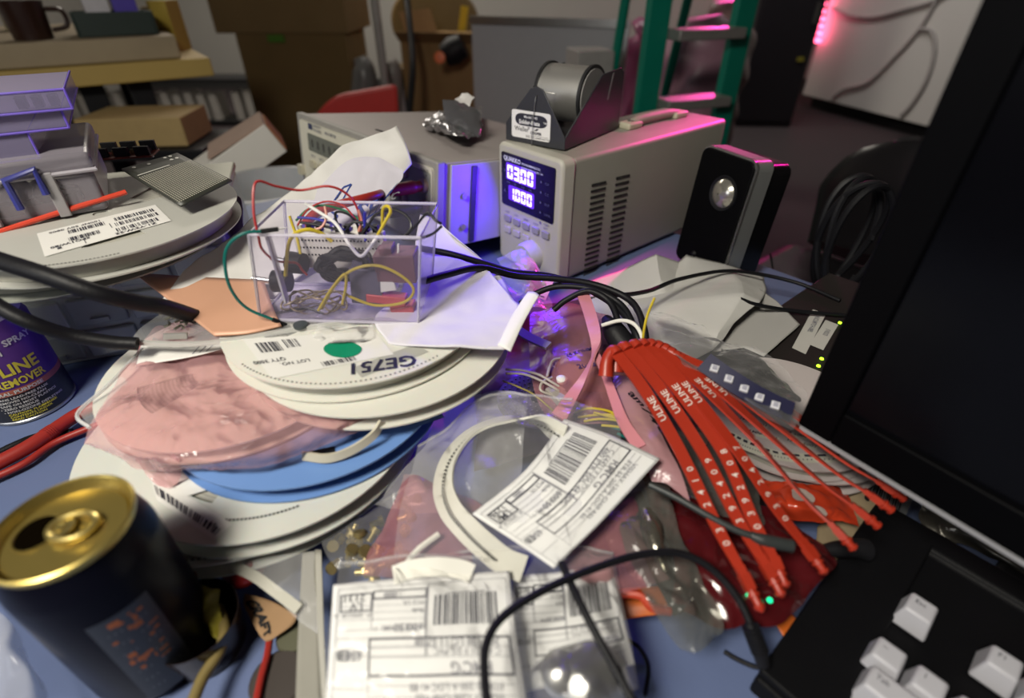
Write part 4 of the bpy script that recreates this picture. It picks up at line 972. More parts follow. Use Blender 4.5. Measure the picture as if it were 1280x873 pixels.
for k, (pts, lab) in enumerate((([(375, 278, .035), (400, 282, .035), (428, 289, .03), (445, 295, .03)], 'black jumper wire lying along the breadboard'),
    ([(429, 296, .03), (420, 275, .035), (421, 265, .036), (435, 268, .036), (446, 280, .034), (450, 295, .03)], 'black jumper wire in a small loop at the middle of the breadboard'),
    ([(430, 292, .03), (442, 278, .03), (462, 282, .03), (478, 296, .028)], 'black jumper wire bent low right of the middle'),
    ([(460, 282, .03), (470, 268, .032), (490, 262, .034), (508, 270, .032), (514, 284, .028), (502, 300, .02)], 'black jumper wire arching over the right end of the tray'),
    ([(505, 298, .02), (520, 282, .015), (534, 267, .015), (545, 276, .01), (552, 280, .01)], 'black jumper wire poking out over the right rim of the tray'),
    ([(503, 299, .02), (520, 299, .02), (540, 293, .018), (552, 283, .016)], 'black jumper wire running flat past the right rim of the tray'))):
    jumper(KW, lab, pts, .0010, (0,) if k in (3,) else ())
jumper(WW, 'grey white jumper wire hanging inside the right half of the tray', [(498, 305, .02), (497, 318, .02), (488, 326, .02), (478, 332, .02)], .0008)
jumper(KW, 'black jumper wire with a connector on the tray floor, lower left', [(404, 392, .01), (385, 386, .012), (365, 388, .012), (352, 391, .012)], .0009, (1,))

# ---- copper clad board, bag of headers and white card under the tray
COP = mat('copper', (.62, .34, .22), .48, .12, var=.07, scale=25)
sh = Sheet(pxnet([[(168, 342, .1245), (245, 347, .124), (330, 351, .1235)], [(222, 384, .1215), (285, 385, .1215), (342, 386, .1215)], [(268, 420, .1175), (310, 417, .1175), (352, 408, .1175)]]), 20, 14)
sh.mb().top('copper_board', COP, 'bare copper-clad board poking out left from under the wire tray', 'board', solid=.0016)
cbag, sh = zipbag('clear bag of metal headers beneath the copper board', [[(214, 378, .118), (300, 372, .119), (420, 380, .1165), (530, 385, .116)], [(185, 405, .116), (265, 406, .1165), (350, 405, .116), (440, 398, .1155)], [(161, 428, .111), (250, 434, .112), (345, 424, .114), (470, 403, .115)]], (50, 24), .0022, 21, CLEAR2, 45)
mb = MB(); mb.ribbon([at(161, 428, .111), at(250, 430, .113), at(345, 416, .1155), at(440, 402, .116), at(535, 396, .1162)], V((0, .2, 1)), .003, 8, th=.0015)
mb.build('folded_edge', film('fold_edge', (.72, .72, .68), .65, .25, .3), cbag, world=True)
HDR = mat('header_metal', (.62, .60, .55), .3, .8)
for k in range(4):
    p, q = at(205, 423 - 1.5 * k, .1155 + k * .0012), at(234, 422 - 1.5 * k, .1155 + k * .0012)
    mb = MB(); mb.cyl(p, q, .0011, seg=8); mb.top('metal_pin', HDR, 'bright metal pin lying in the clear bag below the copper board', 'pin', 'metal pins in the clear bag')
for k in range(14):
    px, py = random.uniform(205, 262), random.uniform(388, 414); 
    if px > 225 and py < 395: px -= 18
    p = at(px, py, .1185); mb = MB()
    a = random.uniform(0, 3); mb.tube([p, p + V((.004 * math.cos(a), .004 * math.sin(a), .001)), p + V((.006 * math.cos(a + 1), .006 * math.sin(a + 1), .0005))], .0009, 6, 4)
    mb.top('bent_terminal', mat('terminal', (.30, .30, .24), .35, .7), 'small bent metal terminal in the clear bag below the copper board', 'terminal', 'bent terminals in the clear bag')
sh = Sheet(pxnet([[(178, 427, .099), (260, 430, .102), (345, 412, .106)], [(170, 458, .0965), (245, 445, .102), (335, 420, .1065)]]), 16, 8, .0004, 30, 2)
o = sh.mb().top('white_card', LABELP, 'white printed card lying on the pink bag under the clear bag', 'card', solid=.0003)
ik = Ink(sh.S); ik.text('PART NO. 0805', sh.W * .42, sh.H * .75, .004, rot=math.pi * .5); ik.text('L-7', sh.W * .12, sh.H * .8, .006, rot=math.pi * .5)
for k in range(3): ik.rect(sh.W * (.45 + .05 * k), sh.H * .2, sh.W * (.46 + .05 * k), sh.H * .8)
ik.build('printed_text', GREYINK, o)
p = at(376, 408, .117)
MB().cyl(p, p + V((.0, 0, .002)), .0052, seg=20).top('coin_cell', mat('dark_cell', (.05, .06, .065), .4), 'small dark round disc on the clear bag in front of the tray', 'disc')
for i, (net, lab) in enumerate((([[(395, 410, .1165), (430, 408, .117), (470, 406, .117)], [(388, 425, .1155), (430, 430, .116), (468, 425, .116)]], 'scrap of crinkled clear film on the white reel below the tray'),)):
    sh = Sheet(pxnet(net), 24, 16, .003, 70, 4); sh.mb().top('clear_scrap', CLEAR2, lab, 'film')
# ---- white foam sheet right of the tray, lit blue
FOAM = mat('foam_sheet', (.68, .66, .72), .85, var=.02, bump=.2, bscale=90)
sh = Sheet(pxnet([[(505, 318, .128), (560, 322, .126), (612, 338, .124)], [(500, 365, .1215), (575, 360, .121), (640, 372, .119)], [(470, 400, .1165), (560, 405, .118), (652, 392, .117)], [(486, 428, .1165), (560, 436, .1185), (630, 438, .116)]]), 40, 40, .0022, 22, 6)
fo = sh.mb().top('foam_sheet', FOAM, 'soft white foam sheet tinted blue, right of the wire tray', 'foam', solid=.001)
sh = Sheet(pxnet([[(660, 365, .131), (668, 366, .132), (674, 370, .131)], [(640, 395, .124), (650, 398, .125), (655, 402, .124)], [(622, 432, .117), (630, 436, .118), (638, 440, .1165)]]), 10, 20, .0008, 30, 1)
sh.mb().top('paper_strip', PAPER, 'curled white paper strip along the right edge of the foam sheet', 'paper', solid=.0005)
# blue-lit paper with labels behind the tray
sh = Sheet(pxnet([[(525, 268, .128), (545, 275, .127), (572, 300, .122)], [(520, 300, .120), (565, 310, .118), (625, 345, .113)], [(515, 340, .118), (570, 345, .116), (640, 372, .112)]]), 24, 20, .0012, 30, 7)
o = sh.mb().top('white_envelope', mat('lit_paper', (.66, .64, .70), .7, var=.02), 'white envelope with a barcode sticker between the tray and the power supply', 'envelope', solid=.0004)
ik = Ink(sh.S); W_, H_ = sh.W, sh.H
ik.bars(W_ * .62, H_ * .72, W_ * .98, H_ * .86, 14, 4); ik.text('UL', W_ * .36, H_ * .30, .018, rot=-.6, bold=.02); ik.rect(W_ * .3, H_ * .22, W_ * .62, H_ * .26)
ik.build('printed_text', GREYINK, o)
# ---- long white plastic envelope leaning on the meter
ENV = mat('poly_env', (.72, .71, .68), .45, var=.03, bump=.2, bscale=40)
sh = Sheet(dpnet([[(498, 157, .60), (507, 178, .59), (513, 208, .58)], [(425, 190, .575), (458, 208, .57), (498, 222, .56)], [(352, 250, .535), (398, 262, .53), (462, 270, .53)], [(262, 318, .455), (300, 328, .455), (385, 338, .455)], [(196, 380, .408), (240, 392, .405), (320, 392, .405)]]), 40, 60, .0060, 16, 9)
o = sh.mb().top('plastic_envelope', ENV, 'long white plastic mailing envelope sticking up against the bench meter', 'envelope', solid=.0005)
sh = Sheet(dpnet([[(398, 236, .542), (430, 208, .553), (468, 200, .556), (503, 216, .552)], [(390, 262, .528), (430, 240, .531), (470, 228, .540), (502, 226, .548)], [(384, 285, .515), (420, 280, .512), (462, 270, .518), (488, 240, .535)], [(376, 300, .508), (412, 300, .506), (445, 295, .508), (470, 270, .520)]]), 44, 36, .0035, 22, 13)
fl_ = sh.mb().build('lower_flap', mat('poly_flap', (.62, .60, .66), .4, var=.03, bump=.2, bscale=60), o, world=True)
W_, H_ = sh.W, sh.H; ik = Ink(sh.S, .0008)
ik.text('SENS', W_ * .50, H_ * .30, .021, rot=-.10, bold=.03, sx=1.0); 
for (x0, y0, x1, y1) in ((.22, .52, .32, .74), (.32, .74, .40, .74), (.40, .74, .34, .58), (.12, .44, .22, .34), (.22, .34, .34, .42), (.34, .42, .22, .52), (.22, .52, .12, .44)):
    p0_, p1_ = V((x0 * W_, y0 * H_)), V((x1 * W_, y1 * H_)); d_ = (p1_ - p0_); n_ = V((-d_.y, d_.x)).normalized() * .0007
    ik.m.add([ik.pt(*(p0_ - n_)), ik.pt(*(p1_ - n_)), ik.pt(*(p1_ + n_)), ik.pt(*(p0_ + n_))], [(0, 1, 2, 3)])
g2 = Ink(sh.S, .0008); g2.text('PRODUCTS INC', W_ * .46, H_ * .19, .0095, rot=-.1, sx=.9); 
ik.build('blue_print', mat('env_blue', (.02, .05, .25), .6), fl_); g2.build('grey_print', GREYINK, fl_)

# ================================================================== LEFT SIDE
# drawers / organizer under the reel
org = empty('parts_organizer', at(120, 470, 0), math.radians(20), 'clear plastic parts organizer box under the left reel', 'organizer')
OW_, OD_, OH_ = .26, .20, .128
OM = rootm(org)
ORGM = film('organizer', (.66, .66, .58), .80, .18, .05, 20, .8)
MB().box((.02, .13, OH_ / 2), (OW_, OD_, OH_)).build('box_shell', ORGM, org, bevel=.004)
MB().box((.02, .13, OH_ + .004), (OW_ + .004, OD_ + .004, .008)).build('lid', ORGM, org, bevel=.002)
DIV = film('organizer_div', (.7, .7, .62), .7, .25, .05, 20, .6)
for k in range(5): MB().box((-.10 + k * .055, .13, OH_ * .48), (.002, OD_ - .01, OH_ * .85)).build('divider', DIV, org)
for j in range(3): MB().box((.02, .07 + j * .055, OH_ * .48), (OW_ - .01, .002, OH_ * .8)).build('divider', DIV, org)
for k in range(4):
    MB().box((-.075 + k * .055, .055, .02 + .006 * (k % 2)), (.03, .02, .025)).build('contents', mat('org_c%d' % (k % 2), ((.42, .42, .34), (.12, .12, .11))[k % 2], .6), org)
for k in range(5):
    for j in range(3):
        MB().box((-.085 + k * .0515, .028, .022 + j * .036), (.046, .006, .029)).build('drawer', mat('org_drawer%d' % ((k + j) % 2), ((.66, .66, .58), (.46, .47, .41))[(k + j) % 2], .35), org, bevel=.0015)
        MB().box((-.085 + k * .0515, .0235, .014 + j * .036), (.016, .004, .004)).build('drawer_pull', DIV, org)
MB().box((.02, .031, OH_ - .01), (.04, .006, .024)).build('latch', DIV, org, bevel=.001)
# left reel
rL = reel('component_reel', 'grey-white reel at the far left carrying the perforated board and white label', 'reel', -28, 282, 338, .165, .0150, mat('reel_grey', (.46, .46, .42), .45, var=.03), rot=.3, tape=.93, dots=(250, 310, 44, .965, .0007))
zl = .1656
sh, lab = rlabel(rL, ((46, 292), (194, 256), (56, 321), (214, 276)), zl, nu=10)
W_, H_ = sh.W, sh.H; ik = Ink(sh.S)
for k, (x0, x1, y) in enumerate(((.22, .52, .62), (.60, .95, .66), (.58, .96, .42), (.56, .92, .16), (.20, .44, .30))): ik.bars(W_ * x0, H_ * y, W_ * x1, H_ * (y + .16), 22, k + 2)
ik.text('100NF 50V 0805', W_ * .5, H_ * .90, .0052, rot=math.pi); ik.text('SPO1W/80', W_ * .35, H_ * .28, .0055, rot=math.pi, bold=.02); ik.text('Z1-Y2W-22', W_ * .88, H_ * .12, .006, rot=math.pi, bold=.02)
ik.rect(W_ * .10, H_ * .12, W_ * .13, H_ * .18); ik.rect(W_ * .30, H_ * .05, W_ * .305, H_ * .28); ik.rect(W_ * .54, H_ * .4, W_ * .545, H_ * .62)
ik.build('barcode_print', INK, lab); clean(rL)
# a second reel below it
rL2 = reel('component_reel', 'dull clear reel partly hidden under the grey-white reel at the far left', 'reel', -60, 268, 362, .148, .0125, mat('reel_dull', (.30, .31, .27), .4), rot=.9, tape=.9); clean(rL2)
# perforated board
PERF = mat('perfboard', (.035, .037, .030), .45)
pc = [at(152, 212, .1845), at(222, 192, .1845), at(290, 226, .181), at(226, 258, .175)]
px_ = (pc[2] - pc[1]); py_ = (pc[1] - pc[0])
rt = empty('perforated_board', pc[3], 0, 'grey perforated prototyping board lying on the far left reel', 'board')
def PBp(u_, v_): return (pc[0] * (1 - u_) + pc[3] * u_) * (1 - v_) + (pc[1] * (1 - u_) + pc[2] * u_) * v_
sh = Sheet([[PBp(0, 1), PBp(1, 1)], [PBp(0, 0), PBp(1, 0)]], 8, 8)
sh.mb().build('board', PERF, rt, world=True, solid=.0016)
mb = MB(); mb.sm = False
PS = Ink(lambda x, y: PBp(x, y), .0012)
hk = Ink(lambda x, y: PBp(x, y), .0013)
for i in range(26):
    for j in range(24): hk.disc(.30 + i * .026, .04 + j * .040, .0085, .0125, n=6)
hk.m.build('pad_holes', mat('pad', (.50, .49, .40), .5), rt, world=True)
ws = Ink(lambda x, y: PBp(x, y), .0013); ws.rect(.24, .05, .255, .62)
for (x, y) in ((.06, .16), (.08, .40), (.05, .72), (.05, .82), (.14, .76), (.14, .86)): ws.disc(x, y, .022, .03, n=12)
ws.m.build('mounting_pads', mat('pad_white', (.60, .60, .55), .4), rt, world=True)
# small red-black circuit board
rt = empty('circuit_board', at(160, 198, .1665), .25, 'small populated circuit board with black headers on the far left reel', 'circuit board')
MB().box((0, 0, .004), (.058, .03, .0016)).build('board', mat('pcb_red', (.16, .03, .02), .4), rt)
for k in range(3): MB().box((-.02 + k * .020, -.010, .0095), (.014, .004, .009)).build('header', BLK, rt); MB().box((-.018 + k * .019, .012, .010), (.015, .004, .010)).build('header', BLK, rt)
for k in range(5): MB().cyl((-.02 + k * .009, .001, .0048), (-.02 + k * .009, .001, .009), .0025).build('capacitor', mat('brass2', (.5, .42, .25), .3, .9), rt)
MB().box((.018, .002, .0065), (.012, .010, .004)).build('chip', BLK, rt)
for x in (-.024, .024): MB().cyl((x, 0, 0), (x, 0, .0032), .002).build('standoff', STEEL, rt)
# frosted latch box with blue handle frame
GB_ = film('grey_box', (.40, .37, .42), .42, .25, .05, 20, .8)
c0 = at(138, 262, .166)
gb = empty('latch_box', c0, math.radians(33), 'frosted grey plastic box with a blue latch frame on the far left reel', 'box')
GW_, GD_, GH_ = .20, .125, .048
MB().box((-GW_ / 2, GD_ / 2, GH_ * .36), (GW_, GD_, GH_ * .72)).build('box_body', GB_, gb, bevel=.004)
MB().box((-GW_ / 2, GD_ / 2, GH_ * .87), (GW_ + .006, GD_ + .006, GH_ * .28)).build('lid', GB_, gb, bevel=.004)
MB().tube([(-.004 - GW_, -.003, GH_ * .73), (.003, -.003, GH_ * .73), (.003, GD_ + .003, GH_ * .73)], .0018, 6, 1, smooth=False).build('lid_rim', film('lid_rim', (.55, .52, .58), .6, .3, .05), gb)
BLUE = mat('blue_latch', (.03, .035, .22), .4)
def gbf(px, py): return loc(gb, px, py, 1, -.006)
pts = [gbf(*q) for q in ((26, 262), (6, 226), (42, 212), (58, 243))]
MB().tube(pts, .0028, 8, 1, smooth=False).build('blue_frame', BLUE, gb)
for k in range(3): MB().box((-.03 - .045 * k, -.002, GH_ * .40), (.008, .005, GH_ * .75)).build('front_rib', film('rib', (.5, .48, .5), .55, .3, .05), gb, bevel=.001)
for k in range(7):
    MB().lathe([(.001, 0), (.009, .001), (.010, .010), (.001, .012)], 12, M=Matrix.Translation((-.028 - .014 * (k % 4), .03 + .02 * (k // 4) + .006 * (k % 2), .002 + .008 * (k % 3))) @ Matrix.Rotation(.6 * k, 4, 'X')).build('contents', mat('dark_contents', (.035, .035, .035), .5), gb)
# violet clear organizer with drawers on top
VIO = film('violet_clear', (.42, .38, .60), .34, .12, .05, 20, .9, (.95, .92, 1))
VIOE = film('violet_edge', (.22, .14, .75), .7, .2, .05)
c1 = dep(100, 156, .415)
vb = empty('violet_case', c1, math.radians(33), 'stack of violet-edged clear plastic lids on top of the grey latch box', 'case')
def slabv(x0, y0, x1, y1, z0, z1, nm):
    MB().box(((x0 + x1) / 2, (y0 + y1) / 2, (z0 + z1) / 2), (x1 - x0, y1 - y0, z1 - z0)).build(nm, VIO, vb, bevel=.0015)
    mb = MB()
    for z in (z0, z1): mb.tube([(x0, y0, z), (x1, y0, z), (x1, y1, z)], .0009, 6, 1, smooth=False)
    for (x, y) in ((x1, y0), (x0 + (x1 - x0) * .55, y0)): mb.tube([(x, y, z0), (x, y, z1)], .0009, 6, 1, smooth=False)
    mb.build('edge_' + nm, VIOE, vb)
slabv(-.16, 0, .0, .11, .012, .026, 'upper_lid'); slabv(-.16, .004, -.008, .10, -.002, .0115, 'lower_lid'); slabv(-.18, .006, -.035, .09, -.022, -.0025, 'drawer')
for k in range(3): MB().box((-.03 + .010 * k, .01, .018), (.006, .012, .008)).build('contents', mat('dark_contents', (.035, .035, .035), .5), vb)
MB().box((-.115, -.001, .019), (.09, .004, .010)).build('front_label', VIO, vb); MB().box((-.12, .002, .005), (.08, .004, .009)).build('front_label', VIO, vb)
# red stick
mb = MB(); mb.tube([dep(-30, 302, .40), dep(0, 290, .41), dep(80, 264, .43), dep(158, 240, .45)], .0022, 8, 6); mb.top('red_stick', mat('red_stick', (.62, .06, .03), .35), 'thin red plastic stick slanting in front of the grey latch box', 'stick')
# thick black cables
mb = MB(); mb.tube([dep(-60, 306, .335), dep(0, 326, .33), dep(60, 345, .328), dep(120, 366, .335), dep(170, 378, .352), dep(206, 384, .368), at(262, 402, .106)], .0058, 12, 8); mb.top('thick_cable', RUB, 'thick black cable sweeping over the left side towards the copper board', 'cable')
mb = MB(); mb.tube([dep(-50, 350, .34), dep(0, 384, .34), dep(40, 404, .345), dep(90, 420, .36), dep(140, 428, .37), dep(172, 430, .375)], .0048, 12, 8); mb.top('thick_cable', RUB, 'black cable crossing in front of the flux remover bottle', 'cable')
# ---- flux remover can
fb = at(42, 502, 0)
FBR = .0335
fr_ = empty('spray_can', (fb.x, fb.y, T), math.radians(-40), 'purple and black flux remover can with yellow lettering at the left edge', 'can')
MB().lathe([(.001, 0), (FBR - .002, 0), (FBR + .0005, .0010), (FBR + .0005, .003), (FBR - .001, .0045)], 56, cap=False).build('bottom_rim', mat('tin', (.42, .42, .42), .3, .9), fr_)
MB().lathe([(FBR, .004), (FBR, .0310)], 64, cap=False).build('black_label', mat('flux_black', (.012, .012, .016), .35), fr_)
MB().lathe([(FBR, .0310), (FBR, .0365)], 64, cap=False).build('orange_band', mat('flux_band', (.38, .11, .07), .4), fr_)
MB().lathe([(FBR, .0365), (FBR, .090), (FBR * .93, .096)], 64, cap=False).build('purple_label', mat('flux_purple', (.075, .025, .16), .4), fr_)
MB().lathe([(FBR * .93, .096), (FBR * .80, .104), (FBR * .62, .110), (FBR * .60, .1165), (.001, .118)], 48, cap=False).build('cap', mat('flux_cap', (.50, .48, .52), .5), fr_)
def cyls(R_, a0): return lambda x, y: rootm(fr_) @ V((R_ * math.cos(a0 + x / R_), R_ * math.sin(a0 + x / R_), y))
A0 = math.radians(-90 + 76)
S_ = cyls(FBR + .0002, A0)
yk, wk, ok = Ink(S_, .0002), Ink(S_, .0002), Ink(S_, .0002)
yk.text('ECOLINE', .0, .0500, .0150, bold=.03, align='C', sx=.95); yk.text('FLUX REMOVER', .0, .0392, .0100, bold=.03, align='C', sx=.82)
wk.text('TECH', -.012, .0695, .0085, bold=.03); wk.text('SPRAY', .013, .0760, .0080, bold=.03)
wt = wk; wk = Ink(S_, .0002)
wk.text('GENERAL PURPOSE', 0, .0322, .0046, align='C', bold=.03, sx=1.15)
for k, t_ in enumerate(('CLEANS LEAD-FREE FLUX', '• REMOVES NO-CLEAN', '• SAFE ON MOST PLASTICS', '• ZERO RESIDUE', '• NON-OZONE DEPLETING')):
    wk.text(t_, -.018 + .001 * k, .0275 - k * .0034, .0030, bold=.02, sx=1.25)
yt = yk; yk = Ink(S_, .0002)
yk.text('1631-6S', .012, .0112, .0030, bold=.02, sx=1.2)
for k, t_ in enumerate(('CAUTION: FLAMMABLE', 'CONTENTS UNDER', 'READ CAUTION')): yk.text(t_, -.012, .0110 - k * .0027, .0027, bold=.02, sx=1.3)
yd, wb_ = Ink(S_, .0002), Ink(S_, .0002); yd.disc(-.022, .0715, .0085)
wb_.m.add([wk.pt(x, y) for x, y in rrect(-.033, .0155, -.020, .0245, .003)], [list(range(24))])
ik = Ink(S_, .0005); ik.text('Pb', -.0265, .0175, .006, bold=.03, align='C'); ik.frame(-.032, .0163, -.021, .0237, .0006)
wp_ = Ink(S_, .0002); wp_.rect(-.037, .005, -.027, .0145, nx=6)
for q_, n_ in ((yd, 'yellow_dot'), (wb_, 'white_badge'), (wp_, 'white_panel')): q_.build(n_, mat('flux_yellow', (.60, .52, .05), .5) if n_ == 'yellow_dot' else mat('flux_white', (.55, .54, .52), .5), fr_)
yt.build('yellow_title', mat('flux_yellow', (.60, .52, .05), .5), fr_); wt.build('white_title', mat('flux_white', (.55, .54, .52), .5), fr_)
yk.build('yellow_small_print', mat('flux_yellow', (.60, .52, .05), .5), fr_); wk.build('white_small_print', mat('flux_white', (.55, .54, .52), .5), fr_); ik.build('black_print', INK, fr_)
# red test lead handles below
for i, (pts, r_, lab) in enumerate((([(-20, 588, .012), (30, 562, .012), (60, 543, .012), (98, 518, .012), (140, 500, .014)], .0058, 'red probe handle pointing right below the flux remover can'), ([(-20, 603, .006), (30, 580, .006), (70, 553, .006), (130, 528, .008)], .0030, 'thin red lead lying below the red probe handle'), ([(-25, 578, .006), (20, 556, .006), (50, 545, .004), (90, 540, .004)], .003, 'thin black lead beside the red probe handle'))):
    mb = MB(); mb.tube([at(*q) for q in pts], r_, 12, 8)
    o = mb.top('probe_handle' if i == 0 else 'thin_lead', (REDL, REDL, RUB)[i], lab, 'probe' if i == 0 else 'lead')
    if i == 0:
        for k in range(5):
            a_, b_ = at(*pts[2]), at(*pts[3]); p = b_.lerp(a_, .85 + k * .06); d = (b_ - a_).normalized(); mb = MB(); mb.cyl(p, p + d * .0012, .0063, seg=14); mb.build('grip_ring', REDL, o, world=True)
# ---- gold-topped drink can
cc = at(76, 655, .122)
CR = .0325; ch_ = .122
cn = empty('drink_can', (cc.x, cc.y, T), math.radians(20), 'open black energy drink can with a gold lid, front left', 'can')
GOLD = mat('gold_lid', (.48, .37, .11), .34, .85, var=.04)
CANB = mat('can_black', (.004, .004, .009), .3, spec=.1)
MB().lathe([(.001, .004), (.022, .004), (.026, 0), (.030, .004), (CR, .012), (CR, .100), (CR * .985, .104), (.0295, .1145), (.0287, .1175)], 72, cap=False).build('can_body', CANB, cn)
MB().lathe([(.0287, .1170), (.0297, .1195), (.0297, .1215), (.0285, .1222), (.0276, .1212), (.0268, .1165), (.0255, .1150), (.0245, .1165), (.001, .1165)], 72, cap=False).build('lid', GOLD, cn)
def lid(x, y, z=.1168): return V((x, y, z))
OA = math.radians(165)
def orot(x, y, z): return V((x * math.cos(OA) - y * math.sin(OA), x * math.sin(OA) + y * math.cos(OA), z))
MB().add([orot(.013 + .0085 * math.cos(a), .0095 * math.sin(a), .1167) for a in [2 * math.pi * k / 32 for k in range(32)]], [list(range(32))]).build('mouth_opening', mat('can_hole', (.003, .002, .001), .9, spec=.0), cn)
MB().tube([orot(.013 + .0092 * math.cos(a), .0102 * math.sin(a), .1168) for a in [2 * math.pi * k / 32 for k in range(33)]], .0005, 6, 1, smooth=False).build('mouth_rim', GOLD, cn)
mb = MB(); mb.tube([orot(-.004 + .0098 * math.cos(a), .0072 * math.sin(a), .1192) for a in [2 * math.pi * k / 32 for k in range(33)]], .0018, 8, 1, smooth=False)
mb.add([orot(.001 + .0055 * math.cos(a), .0055 * math.sin(a), .1196) for a in [2 * math.pi * k / 24 for k in range(24)]] + [orot(.001 + .0055 * math.cos(a), .0055 * math.sin(a), .1182) for a in [2 * math.pi * k / 24 for k in range(24)]], [list(range(24)), list(range(24, 48))] + [(k, (k + 1) % 24, 24 + (k + 1) % 24, 24 + k) for k in range(24)])
mb.build('pull_tab', mat('gold_tab', (.75, .60, .22), .25, .9), cn)
MB().lathe([(.001, .1195), (.0024, .1200), (.0028, .1175)], 14, M=Matrix.Translation(orot(.0015, 0, 0))).build('rivet', GOLD, cn)
def cyc(R_, a0): return lambda x, y: rootm(cn) @ V((R_ * math.cos(a0 + x / R_), R_ * math.sin(a0 + x / R_), y))
S_ = cyc(CR + .0002, math.radians(-90 + 8))
gk, ok_, lk = Ink(S_, .0002), Ink(S_, .0003), Ink(S_, .0002)
gk.rect(-.002, .010, .024, .085, nx=12, ny=8)
for k in range(7): lk.rect(.0, .018 + k * .009, .022, .0195 + k * .009, nx=8)
random.seed(5)
for k in range(26):
    x, y = random.uniform(.002, .018), random.uniform(.035, .080); ok_.rect(x, y, x + random.uniform(.001, .005), y + random.uniform(.001, .004), nx=2)
gk.build('grey_panel', mat('can_grey', (.035, .04, .05), .35), cn); ok_.build('orange_flecks', mat('can_orange', (.45, .12, .02), .4), cn); lk.build('fine_print', mat('can_lines', (.12, .13, .15), .4), cn)

# ================================================================== RIGHT SIDE
def sheet(name, label, cat, net, m, n=(30, 30), amp=.003, freq=30, seed=1, solid=0, lin=False):
    sh = Sheet(pxnet(net), n[0], n[1], amp, freq, seed, lin)
    return sh.mb().top(name, m, label, cat, solid=solid), sh
def cable(name, label, pts, r, m=RUB, cat='cable', seg=10, n=10):
    mb = MB(); mb.tube([at(*p) for p in pts], r, seg, n); return mb.top(name, m, label, cat)
# ---- crumpled white sheets before the speaker
SOFT = mat('soft_paper', (.62, .61, .58), .85, var=.02, bump=.15, bscale=60)
sheet('white_tissue', 'white tissue sheet standing in a peak against the power supply', 'tissue', [[(728, 356, .012), (778, 337, .032), (820, 318, .052), (856, 330, .030)], [(744, 392, .024), (790, 374, .034), (826, 352, .046), (862, 372, .026)], [(750, 410, .024), (800, 396, .026), (838, 394, .026), (872, 398, .024)]], SOFT, (24, 24), .0010, 30, 3, .0006, True)
sheet('white_tissue', 'large white tissue sheet spread out in front of the speaker', 'tissue', [[(838, 336, .026), (858, 319, .040), (905, 330, .034), (955, 346, .024)], [(790, 376, .034), (862, 356, .040), (925, 352, .050), (958, 362, .034)], [(770, 398, .040), (850, 376, .052), (930, 368, .062), (950, 378, .054)], [(786, 424, .042), (850, 420, .046), (898, 418, .050), (918, 404, .050)], [(810, 450, .038), (860, 455, .038), (890, 440, .042), (904, 426, .044)]], SOFT, (36, 36), .0012, 26, 5, .0006, True)
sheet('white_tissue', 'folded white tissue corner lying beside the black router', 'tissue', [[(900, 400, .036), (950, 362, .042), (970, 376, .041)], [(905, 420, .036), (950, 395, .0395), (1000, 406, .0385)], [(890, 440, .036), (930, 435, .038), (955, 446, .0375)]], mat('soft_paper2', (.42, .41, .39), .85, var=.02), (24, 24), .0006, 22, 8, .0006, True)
# ---- router
rp = at(955, 450, .034)
ro = empty('network_router', (rp.x, rp.y, T), math.radians(-50), 'flat black network router with two white stickers and green lights', 'router')
RTR = mat('router_black', (.022, .018, .017), .55, bump=.15, bscale=900, spec=.2)
MB().box((.055, .115, .0185), (.19, .23, .031)).build('router_case', RTR, ro, bevel=.003)
for x in (-.025, .135):
    for y in (.015, .215): MB().cyl((x, y, 0), (x, y, .0032), .006, seg=12).build('foot', RUB, ro)
MB().box((.075, -.0004, .016), (.13, .0012, .014)).build('port_strip', GB, ro)
ST_ = mat('sticker_white', (.55, .54, .50), .6, var=.02)
for i, (pts, tx) in enumerate(((((1016, 387), (1033, 392), (990, 435), (1007, 443)), 'NUCLIMTCH-08EL'), (((1032, 400), (1048, 406), (1012, 431), (1029, 438)), '5 VOLTS'))):
    sh = Sheet([[at(*pts[0], .0342 + .0002 * i), at(*pts[1], .0342 + .0002 * i)], [at(*pts[2], .0342 + .0002 * i), at(*pts[3], .0342 + .0002 * i)]], 4, 6)
    o = sh.mb().build('sticker', ST_, ro, world=True); ik = Ink(sh.S)
    ik.text(tx, sh.W * .40, sh.H * (.88 if i == 0 else .7), .0062, rot=-math.pi / 2, bold=.02, sx=.78 if i == 0 else .6); ik.build('printed_text', GREYINK, o)
LEDG = emis('green_led', (.45, 1, .02), 5)
for px, py in ((1027, 449), (1023, 458), (1018, 470), (1017, 479), (1050, 404)):
    q = rootm(ro).inverted() @ at(px, py, .034); MB().lathe([(.0002, .002), (.0016, .0014), (.0019, 0)], 12, M=Matrix.Translation((q.x, max(q.y, -.0012), .0335 if q.y > 0 else .026))).build('status_led', LEDG, ro)
# card beside the router
o, sh = sheet('printed_card', 'small white printed card poking out under the monitor edge', 'card', [[(968, 462, .020), (1012, 474, .022)], [(985, 515, .020), (1004, 520, .020)]], mat('card_dull', (.40, .40, .36), .7), (6, 6), 0)
ik = Ink(sh.S); ik.bars(sh.W * .35, sh.H * .55, sh.W * .8, sh.H * .85, 9, 3); ik.build('barcode_print', GREYINK, o)
